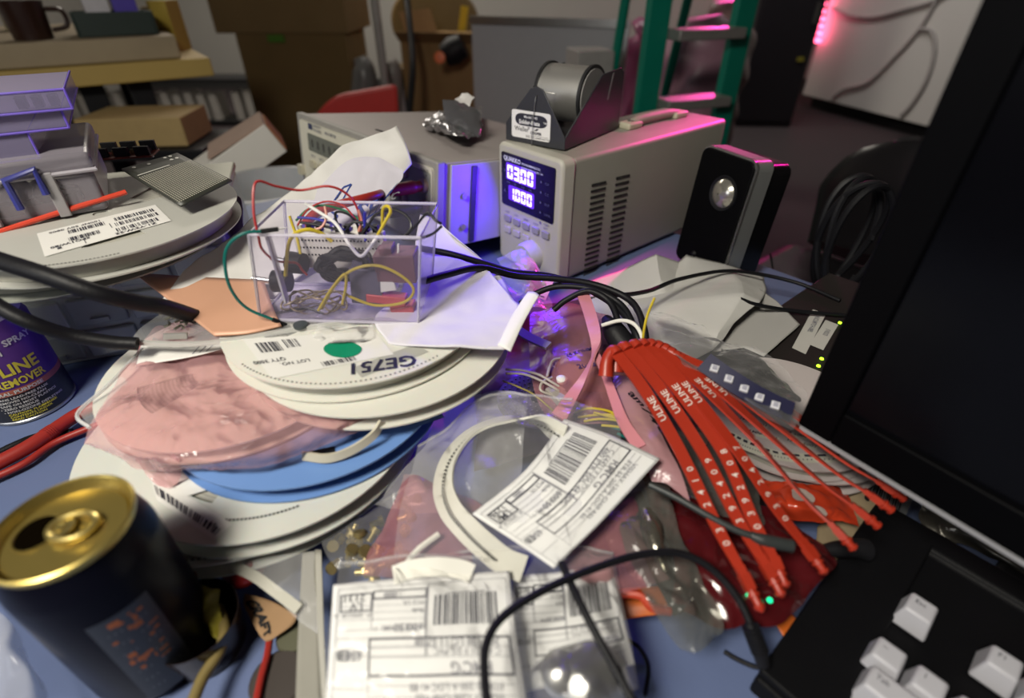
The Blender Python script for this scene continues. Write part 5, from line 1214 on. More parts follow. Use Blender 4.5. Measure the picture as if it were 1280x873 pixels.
# ---- clear bag with LED strip and dark foil
SMOKE = mat('dark_foil', (.05, .05, .06), .18, .6, bump=.9, bscale=45)
sheet('dark_foil_bag', 'crumpled dark shiny foil bag inside the clear bag by the router', 'bag', [[(900, 436, .074), (940, 440, .078), (970, 466, .072)], [(890, 450, .084), (940, 462, .086), (1002, 500, .076)], [(884, 456, .088), (935, 484, .088), (990, 512, .085)]], SMOKE, (40, 40), .005, 45, 3)
mb = MB(); LP = [at(880, 452, .112), at(905, 470, .109), at(935, 489, .105), at(965, 505, .100), at(990, 516, .096)]
mb.ribbon(LP, V((.25, .75, .6)), .014, 10); lst = mb.top('led_tape', mat('led_tape', (.022, .022, .055), .45, spec=.25), 'dark flexible LED tape with white square lights in the clear bag', 'led tape')
for k, (px, py) in enumerate(((893, 461), (911, 474), (930, 486), (949, 497), (969, 507))):
    p = at(px, py, .1118 - .0115 * (px - 893) / 76); R_ = Matrix.Rotation(-.5, 3, 'Z') @ Matrix.Rotation(.4, 3, 'X')
    MB().box(p, (.0052, .0052, .0016), R=R_).build('light_square', mat('led_white', (.62, .62, .66), .3), lst, world=True)
    MB().box(p + V((0, -.0003, .0012)), (.0028, .0028, .0008), R=R_).build('light_core', mat('led_yel', (.35, .35, .42), .3), lst, world=True)
zipbag('clear bag holding the LED tape and dark foil, left of the monitor', [[(812, 388, .066), (862, 402, .070), (905, 428, .080), (950, 436, .084)], [(826, 425, .096), (868, 432, .100), (930, 460, .099), (1004, 492, .095)], [(846, 448, .108), (885, 468, .104), (940, 502, .101), (994, 526, .096)], [(852, 458, .106), (890, 478, .102), (940, 512, .097), (990, 534, .093)]], (44, 40), .004, 31, film('clear_led', (.85, .85, .85), .04, .1, .5, 60, .8), 40, rim=False)
# ---- reels under the red seals
r3 = reel('component_reel', 'lower white reel beneath the fan of red seals, right side', 'reel', 890, 1100, 606, .038, .0125, mat('reel_pinkw', (.52, .47, .46), .45, var=.03), rot=.4, tape=.8); clean(r3)
r2 = reel('component_reel', 'upper white reel with a perforated label strip beneath the red seals', 'reel', 880, 1088, 590, .050, .0115, mat('reel_pinkw', (.52, .47, .46), .45, var=.03), rot=1.3, windows=0, tape=.93)
zz = .0504
sh = Sheet([[at(905, 535, zz), at(940, 552, zz), at(985, 566, zz), at(1060, 566, zz)], [at(898, 543, zz), at(936, 565, zz), at(990, 578, zz), at(1062, 578, zz)]], 30, 4)
o = sh.mb().build('label', mat('label_cream', (.60, .60, .50), .6), r2, world=True); ik = Ink(sh.S)
for k in range(40): ik.rect(sh.W * (.02 + k * .024), sh.H * .25, sh.W * (.027 + k * .024), sh.H * .37)
for k in range(13): ik.rect(sh.W * (.03 + k * .073), sh.H * .62, sh.W * (.075 + k * .073), sh.H * .85)
ik.build('sprocket_print', INK, o)
for k, (a_, b_) in enumerate((((938, 525), (962, 532)), ((948, 540), (975, 548)), ((990, 540), (1012, 546)), ((1000, 552), (1024, 558)), ((1030, 552), (1056, 556)))):
    sh = Sheet([[at(a_[0], a_[1], zz), at(b_[0], b_[1], zz)], [at(a_[0] - 4, a_[1] + 5, zz), at(b_[0] - 4, b_[1] + 5, zz)]], 3, 2); o = sh.mb().build('marking', mat('label_cream', (.60, .60, .50), .6), r2, world=True)
    ik = Ink(sh.S); ik.text('1005 8041', sh.W * .95, sh.H * .9, .004, rot=math.pi, sx=1.2); ik.build('printed_text', INK, o)
clean(r2)
# ---- numbered red seals
SEALW = mat('seal_print', (.75, .66, .60), .6)
starts = [(771, 442), (784, 437), (797, 434), (807, 433), (817, 433), (826, 435), (834, 438), (841, 442), (847, 446), (852, 450)]
mids = [(848, 560), (875, 560), (902, 562), (919, 560), (948, 556), (965, 548), (978, 538), (990, 530), (996, 522), (990, 514)]
tips = [(953, 766), (979, 748), (984, 736), (1033, 719), (1070, 689), (1101, 661), (1118, 641), (1134, 626), (1124, 612), (1092, 588)]
nums = ['0392410', '0392409', '0392408', '0392407', '0392406', '0392405', '0392404', '0392403', '0392402', '0392401']
hm = [.083, .083, .086, .088, .088, .088, .087, .086, .085, .083]
ht = [.058, .058, .059, .060, .062, .064, .066, .068, .069, .069]
places = ['outermost one on the left of the fan', 'second from the left of the fan', 'third from the left of the fan', 'fourth from the left, last of the broad flat ones', 'fifth from the left, first one turned edge-on',
          'sixth from the left, edge-on', 'seventh from the left, edge-on over the white reel', 'eighth from the left, ending below the monitor', 'second from the right of the fan', 'outermost one on the right, against the monitor edge']
for i in range(10):
    s0 = at(*starts[i], .112 - .001 * i); m0 = at(*mids[i], hm[i]); e0_ = at(*tips[i], ht[i])
    q1 = s0.lerp(m0, .45) + V((0, 0, .004)); q2 = m0.lerp(e0_, .5) + V((0, 0, -.002))
    flatv = V((1, .3, .12)); edge = (m0.lerp(e0_, .4) - CAM).normalized() + V((.10, -.08, .10))
    k = 0 if i < 3 else (.35 if i == 3 else 1)
    sd = [flatv, flatv.lerp(edge, k * .25), flatv.lerp(edge, k * .85), flatv.lerp(edge, k), flatv.lerp(edge, k)]
    P = [s0, q1, m0, q2, m0.lerp(e0_, .80)]
    Wd = [.0085, .0085, .0080, .0074, .0052]
    mb = MB(); mb.ribbon(P, sd, Wd, 10, th=.0007)
    o = mb.top('numbered_seal', RED, 'red plastic pull-tight seal numbered %s, %s' % (nums[i], places[i]) if i < 4 else 'red plastic pull-tight seal, %s' % places[i], 'seal', 'red numbered seals in a fan')
    d = (e0_ - P[-1]); L_ = d.length; d.normalize(); p = P[-1]; sideV = V(sd[-1])
    mb = MB(); mb.ribbon([p - d * .004, p.lerp(e0_, .45)], sideV, [.0052, .0046], 4, th=.0016)
    for j in range(9):
        c_ = p.lerp(e0_, .02 + j * .048); mb.ribbon([c_, c_ + d * .0008], sideV, .0062 - .0001 * j, 1, th=.0021)
    mb.build('notched_tail', RED, o, world=True)
    mb = MB(); a_ = p.lerp(e0_, .45)
    mb.tube([a_, a_ + d * L_ * .06, a_ + d * L_ * .07, a_ + d * L_ * .16, a_ + d * L_ * .17, a_ + d * L_ * .36, a_ + d * L_ * .37, a_ + d * L_ * .46, e0_], [.0024, .0024, .0034, .0034, .0024, .0022, .0031, .0028, .0007], 10, 1, smooth=False)
    mb.build('tip', RED, o, world=True)
    # locking head folded under at the start
    hd = (s0 - q1).normalized(); mb = MB()
    mb.tube([s0 - hd * .001, s0 + hd * .004 + V((0, 0, -.001)), s0 + hd * .004 + V((-.004, -.002, -.008)), s0 + V((-.007, -.006, -.016))], [.0042, .0044, .0046, .0056], 12, 5)
    mb.build('locking_head', RED, o, world=True)
    # printing along the strip (reads from tip to head)
    CRV = crom(P, 10)[::-1]; cl = [0]
    for a_, b_ in zip(CRV, CRV[1:]): cl.append(cl[-1] + (b_ - a_).length)
    tot = cl[-1]; SD = [V(x) for x in sd][::-1]
    def Sx(x, y, CRV=CRV, cl=cl, SD=SD, tot=tot):
        x = max(0, min(tot * .999, x)); j = 0
        while j < len(cl) - 2 and cl[j + 1] < x: j += 1
        f = (x - cl[j]) / max(1e-9, cl[j + 1] - cl[j]); p = CRV[j].lerp(CRV[j + 1], f); t = (CRV[j + 1] - CRV[j]).normalized()
        g = x / tot * (len(SD) - 1); k_ = min(int(g), len(SD) - 2); s_ = SD[k_].lerp(SD[k_ + 1], g - k_); s_ = (s_ - t * s_.dot(t)).normalized()
        n = t.cross(-s_); return p - s_ * y + n * .0009 * (1 if n.z > 0 else -1)
    ik = Ink(Sx, .0003)
    ik.text('ULINE', tot * .63, -.0023, .0066, bold=.01, sx=1.0)
    ik.build('brand_print', SEALW, o)
    ik = Ink(Sx, .0003)
    if i < 5:
        for j, ch in enumerate(nums[i]): ik.text(ch, tot * .10 + j * .0078, -.0021, .0062, bold=.005)
    if i < 5: ik.build('number_print', SEALW, o)
# ---- stuff under the seals
MAROON = mat('maroon_bag', (.07, .006, .008), .16, var=.2, bump=.7, bscale=35, spec=.6)
sheet('antistatic_bag', 'dark red glossy antistatic bag beneath the tips of the red seals', 'bag', [[(800, 588, .040), (880, 610, .040), (960, 640, .038), (1010, 670, .034)], [(815, 640, .042), (880, 660, .045), (960, 690, .042), (1050, 700, .034)], [(840, 700, .040), (890, 720, .044), (960, 750, .042), (1020, 735, .034)], [(840, 760, .034), (900, 780, .038), (960, 782, .036), (1000, 762, .03)]], MAROON, (50, 50), .005, 40, 3)
for i, (px, py) in enumerate(((962, 751), (936, 745))):
    MB().lathe([(.0002, .0016), (.0013, .0012), (.0016, 0)], 12, M=Matrix.Translation(at(px, py, .047))).top('indicator_light', emis('teal_led', (.02, 1, .4), 1.6 - i * 1.3), ['bright green indicator light under the red seal tips', 'dim green indicator light under the red seal tips'][i], 'light')
mb = MB(); c = at(968, 740, .0462)
for k in range(5):
    for j in range(3): mb.lathe([(.0008, .0), (.0022, .0), (.0022, .002), (.0008, .002)], 10, M=Matrix.Translation(c + V((-.004 + .006 * k, .004 * j - .002, 0))))
SMK = film('smoky_film', (.30, .30, .27), .20, .16, .6, 70, .8, (.7, .7, .66))
sheet('smoky_bag', 'crinkled smoky clear bag between the tilted label and the red antistatic bag', 'bag', [[(770, 600, .050), (800, 590, .052), (830, 600, .048)], [(758, 660, .046), (812, 660, .052), (860, 690, .046)], [(800, 745, .040), (845, 750, .046), (905, 780, .040)], [(845, 812, .030), (862, 815, .032), (890, 800, .032)]], SMK, (44, 60), .006, 40, 6)
sheet('dark_insert', 'blackish plastic insert inside the smoky bag', 'insert', [[(775, 620, .040), (800, 615, .042)], [(800, 690, .038), (830, 680, .040)], [(842, 770, .030), (862, 760, .032)]], mat('insert', (.02, .02, .026), .3), (10, 20), .002, 30, 2)
mb = MB(); mb.tube([at(808, 640, .047), at(815, 660, .050), at(820, 685, .049), at(832, 715, .045)], [.004, .006, .005, .002], 12, 6); mb.top('metal_fitting', mat('fitting', (.36, .34, .28), .25, .9, bump=.6, bscale=120), 'shiny metal fitting in the smoky bag beside the tilted label', 'fitting')
sheet('pink_bag', 'pinkish grey bag sliding under the bottom corner of the tilted label', 'bag', [[(700, 700, .046), (760, 640, .052), (790, 620, .05)], [(720, 720, .046), (775, 680, .050), (812, 690, .046)], [(765, 742, .044), (800, 735, .044), (836, 725, .042)]], PINKF2, (26, 26), .003, 30, 6)
REDG = mat('red_gloss', (.50, .045, .015), .15, var=.2, bump=.8, bscale=40, coat=.3)
o, sh = sheet('snack_wrapper', 'glossy orange-red wrapper with a crimped end under the red seals', 'wrapper', [[(945, 600, .030), (1000, 605, .034), (1060, 612, .026)], [(955, 630, .034), (1010, 635, .038), (1068, 640, .028)], [(968, 642, .026), (1020, 652, .028), (1070, 662, .024)]], REDG, (40, 26), .004, 55, 4)
ik = Ink(sh.S, .0012); ik.disc(sh.W * .50, sh.H * .72, .006, .004); ik.disc(sh.W * .60, sh.H * .45, .0035, .003); ik.build('white_patch', mat('wrap_white', (.5, .42, .38), .4), o)
CARD2 = mat('card_dull2', (.26, .20, .12), .85, var=.08)
o, sh = sheet('cardboard_tag', 'brown card tag with a punched hole next to the keyboard corner', 'tag', [[(1022, 660, .012), (1072, 612, .022), (1090, 625, .022)], [(1020, 705, .012), (1085, 665, .016), (1118, 652, .016)], [(1030, 735, .010), (1060, 715, .012), (1095, 705, .012)]], CARD2, (20, 20), .0006, 20, 2, .0006)
ik = Ink(sh.S, .001); ik.disc(sh.W * .60, sh.H * .86, .0022, .0018); ik.build('punched_hole', BLK, o)
o, sh = sheet('barcode_card', 'dim grey card with a dense barcode under the monitor edge', 'card', [[(1085, 600, .020), (1125, 585, .020), (1150, 605, .020)], [(1072, 632, .016), (1110, 640, .016), (1130, 650, .016)]], mat('card_grey3', (.14, .15, .16), .5), (8, 8), 0)
ik = Ink(sh.S, .0006); ik.bars(sh.W * .1, sh.H * .1, sh.W * .8, sh.H * .62, 18, 6); ik.build('barcode_print', BLK, o)
for i, (net, lab) in enumerate((([[(770, 735, .022), (830, 732, .024)], [(775, 752, .022), (835, 758, .024)], [(780, 775, .018), (832, 768, .022)]], 'orange plastic piece showing between the labels and the smoky bag'), ([[(965, 770, .012), (985, 762, .014)], [(975, 788, .012), (1000, 780, .013)], [(985, 802, .010), (1003, 792, .010)]], 'small orange plastic strip near the keyboard'))):
    sheet('orange_plastic', lab, 'plastic piece', net, mat('orange_pl', (.55, .12, .015), .4), (14, 14), .001, 30, 2, .001)
mb = MB(); mb.tube([at(775, 742, .034), at(800, 745, .036), at(815, 760, .034), at(838, 765, .032)], .0026, 8); mb.top('orange_wire', mat('orange_cord', (.5, .05, .015), .4), 'red-orange wire loop below the pinkish grey bag', 'wire')
MB().lathe([(.0001, 0), (.0056, 0), (.0062, .002), (.0045, .0026), (.0001, .0026)], 24, M=Matrix.Translation(at(873, 551, .054)) @ Matrix.Rotation(.2, 4, 'X')).top('metal_washer', mat('washer', (.42, .40, .36), .3, .8), 'small round metal disc between the second and third red seals', 'disc')
sheet('clear_bag', 'clear bag with grey foil under the left red seals', 'bag', [[(845, 535, .052), (900, 545, .054), (930, 560, .05)], [(850, 590, .048), (900, 600, .052), (950, 625, .046)], [(860, 625, .044), (910, 650, .046), (960, 665, .04)]], SMK, (36, 36), .005, 45, 9)

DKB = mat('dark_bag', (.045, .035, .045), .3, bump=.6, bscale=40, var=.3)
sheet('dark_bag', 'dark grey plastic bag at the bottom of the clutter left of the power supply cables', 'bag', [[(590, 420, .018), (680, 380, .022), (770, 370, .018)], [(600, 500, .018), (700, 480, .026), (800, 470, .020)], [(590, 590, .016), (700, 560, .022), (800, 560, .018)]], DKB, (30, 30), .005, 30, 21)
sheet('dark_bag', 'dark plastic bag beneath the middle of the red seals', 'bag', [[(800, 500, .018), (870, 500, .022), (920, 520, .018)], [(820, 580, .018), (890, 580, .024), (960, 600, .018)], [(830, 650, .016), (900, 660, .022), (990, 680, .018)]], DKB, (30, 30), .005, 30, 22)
# ---- centre clutter between stack and power supply
sheet('pink_bag', 'pink translucent bag with a paper roll, left of the red seals', 'bag', [[(665, 388, .060), (715, 382, .066), (765, 395, .060)], [(660, 430, .062), (725, 430, .072), (785, 450, .064)], [(665, 480, .058), (735, 490, .070), (790, 500, .060)], [(690, 525, .050), (740, 530, .056), (785, 525, .052)]], PINKF2, (44, 44), .004, 28, 11)
pr_ = at(738, 482, .040)
pa_ = empty('paper_roll', pr_, .3, 'brown paper roll seen through the pink bag by the red seals', 'roll')
MB().lathe([(.010, 0), (.030, 0), (.030, .018), (.010, .018)], 40).build('roll_body', wave('roll', (.36, .24, .17), (.28, .18, .12), 200, .7, kind='RINGS'), pa_)
sw = Ink(lambda x, y: at(730, 450, .0745) + V((x, y, 0)), .0002)
sw.text('24 KOHM', -.014, .004, .006, rot=.4, bold=.02); sw.text('2003', -.006, -.012, .008, rot=.25, bold=.02)
sw.m.top('handwriting', mat('marker2', (.03, .02, .06), .6), 'faded marker writing on the pink bag with the paper roll', 'writing')
PRIB = mat('pink_ribbon', (.62, .24, .28), .35, var=.05, bump=.3, bscale=60)
mb = MB(); mb.ribbon([at(728, 366, .098), at(738, 395, .095), at(745, 425, .092), at(742, 445, .089), at(728, 475, .084), at(712, 500, .080), at(698, 522, .076)], [V((1, .1, 0)), V((.8, .5, .3)), V((.5, .6, .7)), V((.8, .5, .2)), V((1, .3, 0))], [.011, .010, .006, .008, .011], 10)
mb.top('pink_strip', PRIB, 'pink plastic strip hanging down left of the red seals, longer piece', 'strip')
mb = MB(); mb.ribbon([at(744, 440, .088), at(757, 470, .084), at(768, 500, .080), at(780, 530, .078), at(800, 560, .074)], [V((1, .2, 0)), V((.9, .5, .2)), V((1, .2, .2))], [.005, .007, .009], 10)
mb.top('pink_strip', PRIB, 'pink plastic strip running down beside the red seals, shorter piece', 'strip')
o, sh = sheet('pink_bag', 'pink bag with black handwriting squeezed against the leftmost red seal', 'bag', [[(766, 470, .078), (782, 470, .080), (800, 480, .076)], [(778, 520, .076), (800, 518, .078), (822, 535, .074)], [(800, 565, .072), (820, 560, .074), (850, 590, .068)], [(815, 600, .062), (835, 605, .064), (862, 630, .060)]], film('pink_op', (.50, .27, .29), .72, .25, .5, 40, .8), (30, 44), .002, 30, 4)
ik = Ink(sh.S, .0012); ik.text('74OL', sh.W * .55, sh.H * .74, .012, rot=-1.05, bold=.02); ik.text('am', sh.W * .35, sh.H * .84, .009, rot=-1.0, bold=.02); ik.build('handwriting', BLK, o)
# dark speaker-grille board, beige strip, thin wires, connector
gp = at(672, 500, .040)
gb2 = empty('dotted_board', gp, .2, 'dark grey dotted round board below the foam sheet', 'board')
MB().lathe([(.001, 0), (.034, 0), (.034, .002), (.001, .002)], 48).build('board', mat('dotted', (.10, .085, .10), .6), gb2)
mb = MB()
for r_, n in ((.006, 8), (.011, 16), (.016, 24), (.021, 30), (.026, 38), (.031, 44)):
    for k in range(n): a = 2 * math.pi * k / n; mb.cyl((r_ * math.cos(a), r_ * math.sin(a), .0018), (r_ * math.cos(a), r_ * math.sin(a), .0026), .0007, seg=6)
mb.build('dots', mat('dot_pale', (.28, .24, .26), .5), gb2)
MB().lathe([(.004, .002), (.006, .002), (.006, .005), (.004, .005)], 20, cap=False).build('centre_ring', BLK, gb2)
mb = MB(); mb.ribbon([at(646, 412, .080), at(662, 422, .080), at(686, 433, .080)], V((.3, 1, .2)), .008, 8, th=.0012); mb.top('beige_strip', mat('beige_strip', (.36, .33, .33), .5), 'short beige plastic strip right of the foam sheet', 'strip')
for i, pts in enumerate(([(632, 462, .078), (650, 463, .076), (672, 468, .072), (690, 478, .068), (706, 488, .062)], [(632, 467, .076), (655, 468, .074), (676, 476, .070), (694, 486, .066), (704, 492, .060)], [(686, 460, .07), (684, 470, .07), (690, 452, .072), (700, 448, .070)], [(690, 472, .066), (678, 478, .068), (676, 488, .066), (690, 494, .062), (702, 495, .058)])):
    cable('thin_beige_wire', ['upper of two beige wires leaving the white reels to the right', 'lower of two beige wires leaving the white reels to the right', 'beige wire end curling up beside the pink bag', 'small beige wire loop below the pink bag'][i], pts, .0010, mat('beige_wire', (.50, .46, .40), .45), 'wire', 7)
cable('yellow_wire', 'thin yellow wire lying over the dotted board', [(628, 476, .07), (648, 484, .066), (668, 494, .062), (694, 516, .056)], .0007, mat('dim_yellow', (.34, .28, .05), .5), 'wire', 6)
mb = MB(); mb.box(at(697, 494, .060), (.012, .018, .007), R=Matrix.Rotation(.6, 3, 'Z')); mb.top('beige_connector', mat('beige_conn', (.36, .33, .29), .5), 'small beige connector block below the pink strip', 'connector', bevel=.001)
MB().lathe([(.001, 0), (.0042, .001), (.0045, .004), (.002, .0055), (.001, .0056)], 16, M=Matrix.Translation(at(702, 478, .064))).top('round_bead', WHT, 'small round pale bead beside the beige connector', 'bead')
for k, pts in enumerate(([(718, 516, .060), (735, 511, .064), (760, 514, .064), (785, 526, .062)], [(722, 522, .060), (748, 519, .062), (775, 520, .062), (792, 530, .060)], [(730, 527, .058), (752, 524, .062), (778, 528, .062), (798, 542, .058)], [(742, 516, .064), (768, 522, .064), (790, 520, .062), (806, 530, .06)], [(752, 532, .060), (772, 534, .062), (790, 540, .06), (800, 552, .058)])):
    cable('yellow_wire', ['topmost yellow wire arching above the tilted label', 'second yellow wire in the bundle above the tilted label', 'third yellow wire in the bundle above the tilted label', 'yellow wire crossing the bundle above the tilted label', 'lowest yellow wire touching the tilted label'][k], pts, .0010, YW, 'wire', 7)
for k, pts in enumerate(([(765, 534, .060), (785, 541, .062), (802, 556, .058)], [(772, 542, .060), (790, 552, .060), (800, 566, .056)])):
    cable('teal_wire', ['upper teal wire right of the yellow bundle', 'lower teal wire right of the yellow bundle'][k], pts, .0011, TEAL, 'wire', 7)
cable('yellow_wire', 'single yellow wire standing upright behind the red seals', [(803, 446, .095), (804, 420, .112), (809, 395, .126), (818, 373, .134)], .0010, YW, 'wire', 7)
cable('white_wire', 'white wire arching over the black cables behind the red seals', [(752, 407, .092), (775, 401, .098), (792, 405, .100), (802, 420, .096), (806, 446, .088)], .0016, WHT, 'wire', 8)
# black cable loops in front of the power supply
cable('black_cable', 'upper black cable leaving the wire tray towards the power supply', [(527, 311, .125), (560, 317, .125), (600, 328, .118), (640, 340, .108), (690, 346, .102), (735, 362, .098), (775, 388, .092), (796, 420, .086), (800, 450, .07)], .0030)
cable('black_cable', 'lower black cable leaving the wire tray towards the power supply', [(528, 352, .138), (560, 343, .134), (600, 335, .126), (645, 345, .108), (700, 349, .104), (750, 358, .100), (790, 378, .094), (806, 415, .088), (806, 450, .07)], .0030)
cable('black_cable', 'black cable hooping low around the top of the pink strip', [(650, 380, .085), (672, 366, .094), (700, 358, .100), (740, 362, .102), (775, 380, .096), (792, 410, .088), (795, 450, .07)], .0028)
cable('black_cable', 'black cable arch rising left of the pink strip', [(692, 388, .085), (708, 375, .094), (735, 364, .102), (760, 376, .098), (772, 400, .090), (778, 440, .075)], .0028)
cable('black_cable', 'long black cable running right across the white tissue past the speaker', [(738, 364, .100), (770, 369, .092), (810, 364, .076), (850, 349, .064), (905, 339, .052), (950, 343, .042), (1000, 355, .038), (1050, 376, .037)], .0022)
cable('black_cable', 'short black cable lying over the router to the monitor', [(925, 374, .060), (945, 381, .054), (985, 388, .042), (1040, 393, .038), (1075, 396, .037)], .0022)
mb = MB(); mb.tube([at(757, 398, .086), at(768, 415, .082), at(790, 445, .070)], [.004, .010, .011], 14); mb.top('cable_plug', BLK, 'black cable plug lying behind the head of the red seals', 'plug')
mb = MB(); pts = []
cc_ = dep(1060, 300, .66)
for k in range(50):
    a = k * .5; pts.append(cc_ + V((.030 * math.cos(a) + .004 * math.sin(k), .02 * math.sin(k * .37), .075 * math.sin(a))))
mb.tube(pts, .0042, 8, 5); mb.top('cable_coil', RUB, 'hanging coil of black cable at the desk edge left of the monitor', 'cable')
mb = MB(); mb.tube([dep(963, 318, .78), dep(966, 335, .76), dep(967, 346, .735)], .0016, 8); mb.top('thin_cable', RUB, 'thin black cable dropping behind the speaker', 'cable')
sheet('clear_bag', 'small clear bag with a printed tag below the power supply dial', 'bag', [[(622, 322, .060), (650, 312, .066), (668, 328, .060)], [(628, 350, .058), (656, 350, .062), (682, 356, .056)], [(640, 390, .052), (668, 388, .054), (690, 384, .05)]], film('bluish_clear', (.62, .62, .72), .22, .15, .6, 60, .9), (26, 30), .004, 50, 9)
o, sh = sheet('printed_tag', 'small printed tag inside the clear bag below the dial', 'tag', [[(668, 344, .060), (692, 352, .058)], [(655, 366, .056), (682, 376, .054)]], mat('tag_grey', (.42, .42, .46), .6), (5, 5), 0)
ik = Ink(sh.S); ik.text('L7', sh.W * .3, sh.H * .2, .010, bold=.03); ik.rect(sh.W * .1, sh.H * .1, sh.W * .9, sh.H * .14); ik.build('printed_text', INK, o)

# ---- monitor
m0, m1 = at(1003, 526, .088), at(1281, 692, .088)
MA = math.atan2(m1.y - m0.y, m1.x - m0.x)
mo = empty('monitor', (m0.x, m0.y, T), MA, 'black flat monitor, switched off, filling the right side', 'monitor')
MW, MZ, MH = .40, .088, .30
MBK = mat('monitor_bezel', (.0015, .0015, .002), .5, spec=.05)
MB().box((MW / 2, .014, MZ + MH / 2), (MW, .028, MH)).build('rear_shell', BLK, mo, bevel=.004)
bz_ = .021
mb = MB(); 
mb.box((bz_ / 2, -.003, MZ + MH / 2), (bz_, .006, MH)); mb.box((MW - bz_ / 2, -.003, MZ + MH / 2), (bz_, .006, MH)); mb.box((MW / 2, -.003, MZ + bz_ * .6), (MW - 2 * bz_, .006, bz_ * 1.2)); mb.box((MW / 2, -.003, MZ + MH - bz_ / 2), (MW - 2 * bz_, .006, bz_))
mb.build('bezel', MBK, mo, bevel=.0015)
MB().box((MW / 2, .0, MZ + MH / 2), (MW - 2 * bz_, .004, MH - 2 * bz_)).build('screen', mat('screen', (.002, .002, .003), .22, spec=.12), mo)
MB().box((MW / 2, -.004, MZ - .0012), (MW - .004, .005, .0024)).build('silver_strip', mat('mon_strip', (.36, .36, .38), .45, .2), mo)
MB().box((MW / 2 + .02, .045, (MZ + .1) / 2 + .005), (.06, .02, MZ + .1)).build('stand_neck', BLK, mo, bevel=.003)
MB().box((MW / 2 + .02, .04, .006), (.20, .12, .012)).build('stand_base', BLK, mo, bevel=.004)
# ---- keyboard
kh = .0215
k0 = at(1130, 641, kh) - V((math.cos(math.radians(-49)), math.sin(math.radians(-49)), 0)) * .016; KA = math.radians(-49)
kb = empty('keyboard', (k0.x, k0.y, T), KA, 'black keyboard with white keycaps at the bottom right corner', 'keyboard')
KW_, KD_ = .376, .175
KBK = mat('keyboard_black', (.004, .004, .005), .55, bump=.15, bscale=700, spec=.12)
MB().prism([(-KD_, 0), (0, 0), (0, kh), (-.018, kh), (-.020, kh - .004), (-KD_ + .012, kh - .006), (-KD_, kh - .006)], 0, KW_, 'x').build('case', KBK, kb, bevel=.002)
MB().box((.019, -KD_ / 2 - .006, kh - .0025), (.038, KD_ - .016, .006)).build('case_border', KBK, kb, bevel=.0015)
e_ = rootm(kb).inverted() @ at(1151, 762, kh + .0095)
KP = .0190
KEYW = mat('keycap_white', (.46, .46, .50), .45, var=.02)
def keycap(x, y, w, tx):
    b_, t_ = KP * .49, KP * .35; xw = (w - 1) * KP / 2; z0, z1 = kh - .004, kh + .0100
    vs = [(x - b_ - xw, y - b_, z0), (x + b_ + xw, y - b_, z0), (x + b_ + xw, y + b_, z0), (x - b_ - xw, y + b_, z0), (x - t_ - xw, y - t_ + .001, z1), (x + t_ + xw, y - t_ + .001, z1), (x + t_ + xw, y + t_ + .001, z1 + .001), (x - t_ - xw, y + t_ + .001, z1 + .001)]
    o = MB().add([V(v) for v in vs], [(3, 2, 1, 0), (4, 5, 6, 7), (0, 1, 5, 4), (1, 2, 6, 5), (2, 3, 7, 6), (3, 0, 4, 7)]).build('keycap', KEYW, kb, bevel=.0016)
    if tx:
        ik = Ink(lambda a, b: rootm(kb) @ V((x + a, y + b, z1 + .0006 + (b) * .03)), .0004); ik.text(tx, -.004 - xw, .0012, .0042, bold=.01); ik.build('legend', mat('legend', (.12, .12, .14), .6), kb if False else o)
keycap(e_.x, e_.y, 1, 'Esc')
for k in range(4): keycap(e_.x + KP * (2.05 + k), e_.y, 1, 'F%d' % (k + 1))
rowy = e_.y - KP * 2.2
for k, c_ in enumerate('~1234567'): keycap(e_.x - .003 + KP * k, rowy, 1, c_)
keycap(e_.x + KP * .25, rowy - KP, 1.5, 'Tab')
for k, c_ in enumerate('QWERTY'): keycap(e_.x + KP * (1.5 + k), rowy - KP, 1, c_)
# ---- dark foil scraps between monitor and keyboard
sheet('foil_scrap', 'crinkled dark foil wrapper behind the keyboard under the monitor', 'wrapper', [[(1150, 615, .012), (1200, 640, .016), (1290, 700, .014)], [(1150, 650, .010), (1205, 665, .014), (1290, 722, .012)], [(1165, 672, .006), (1220, 690, .006), (1290, 740, .006)]], mat('foil_dim', (.16, .15, .13), .25, .5, bump=.8, bscale=70), (40, 24), .005, 50, 3)
# ---- front cables
cable('audio_cable', 'black cable arcing over the front labels to a plug near the keyboard', [(612, 900, .085), (606, 850, .085), (608, 805, .085), (630, 770, .083), (680, 738, .080), (740, 712, .075), (800, 694, .070), (850, 692, .066), (890, 712, .060), (922, 748, .052), (940, 785, .044), (948, 810, .036)], .0021)
mb = MB(); P = [at(936, 778, .046), at(943, 795, .041), at(950, 815, .034), at(954, 832, .028)]; mb.tube(P, [.0024, .0036, .0042, .0034], 12, 6)
o = mb.top('cable_plug', BLK, 'ridged black cable plug at the lower end of the arcing cable', 'plug')
for k in range(7):
    p = P[0].lerp(P[2], .15 + k * .13); d = (P[2] - P[0]).normalized(); mb = MB(); mb.cyl(p, p + d * .0012, .0047, seg=14); mb.build('ridge', RUB, o, world=True)
cable('black_cable', 'straight black cable crossing under the arcing cable at the front', [(702, 704, .074), (722, 748, .076), (746, 795, .074), (768, 835, .070), (795, 885, .066)], .0022)
cable('thin_cable', 'grey-black cable running under the red seals into a barrel plug', [(812, 606, .072), (845, 622, .072), (885, 645, .070), (920, 663, .068), (945, 672, .067)], .0021, mat('grey_rubber', (.03, .035, .035), .45))
mb = MB(); mb.tube([at(938, 669, .068), at(952, 675, .067), at(968, 679, .066), at(990, 683, .065)], [.0022, .0036, .0038, .0036], 12, 6); mb.top('barrel_plug', mat('grey_rubber', (.03, .035, .035), .45), 'black barrel plug lying across the red seal tips', 'plug')
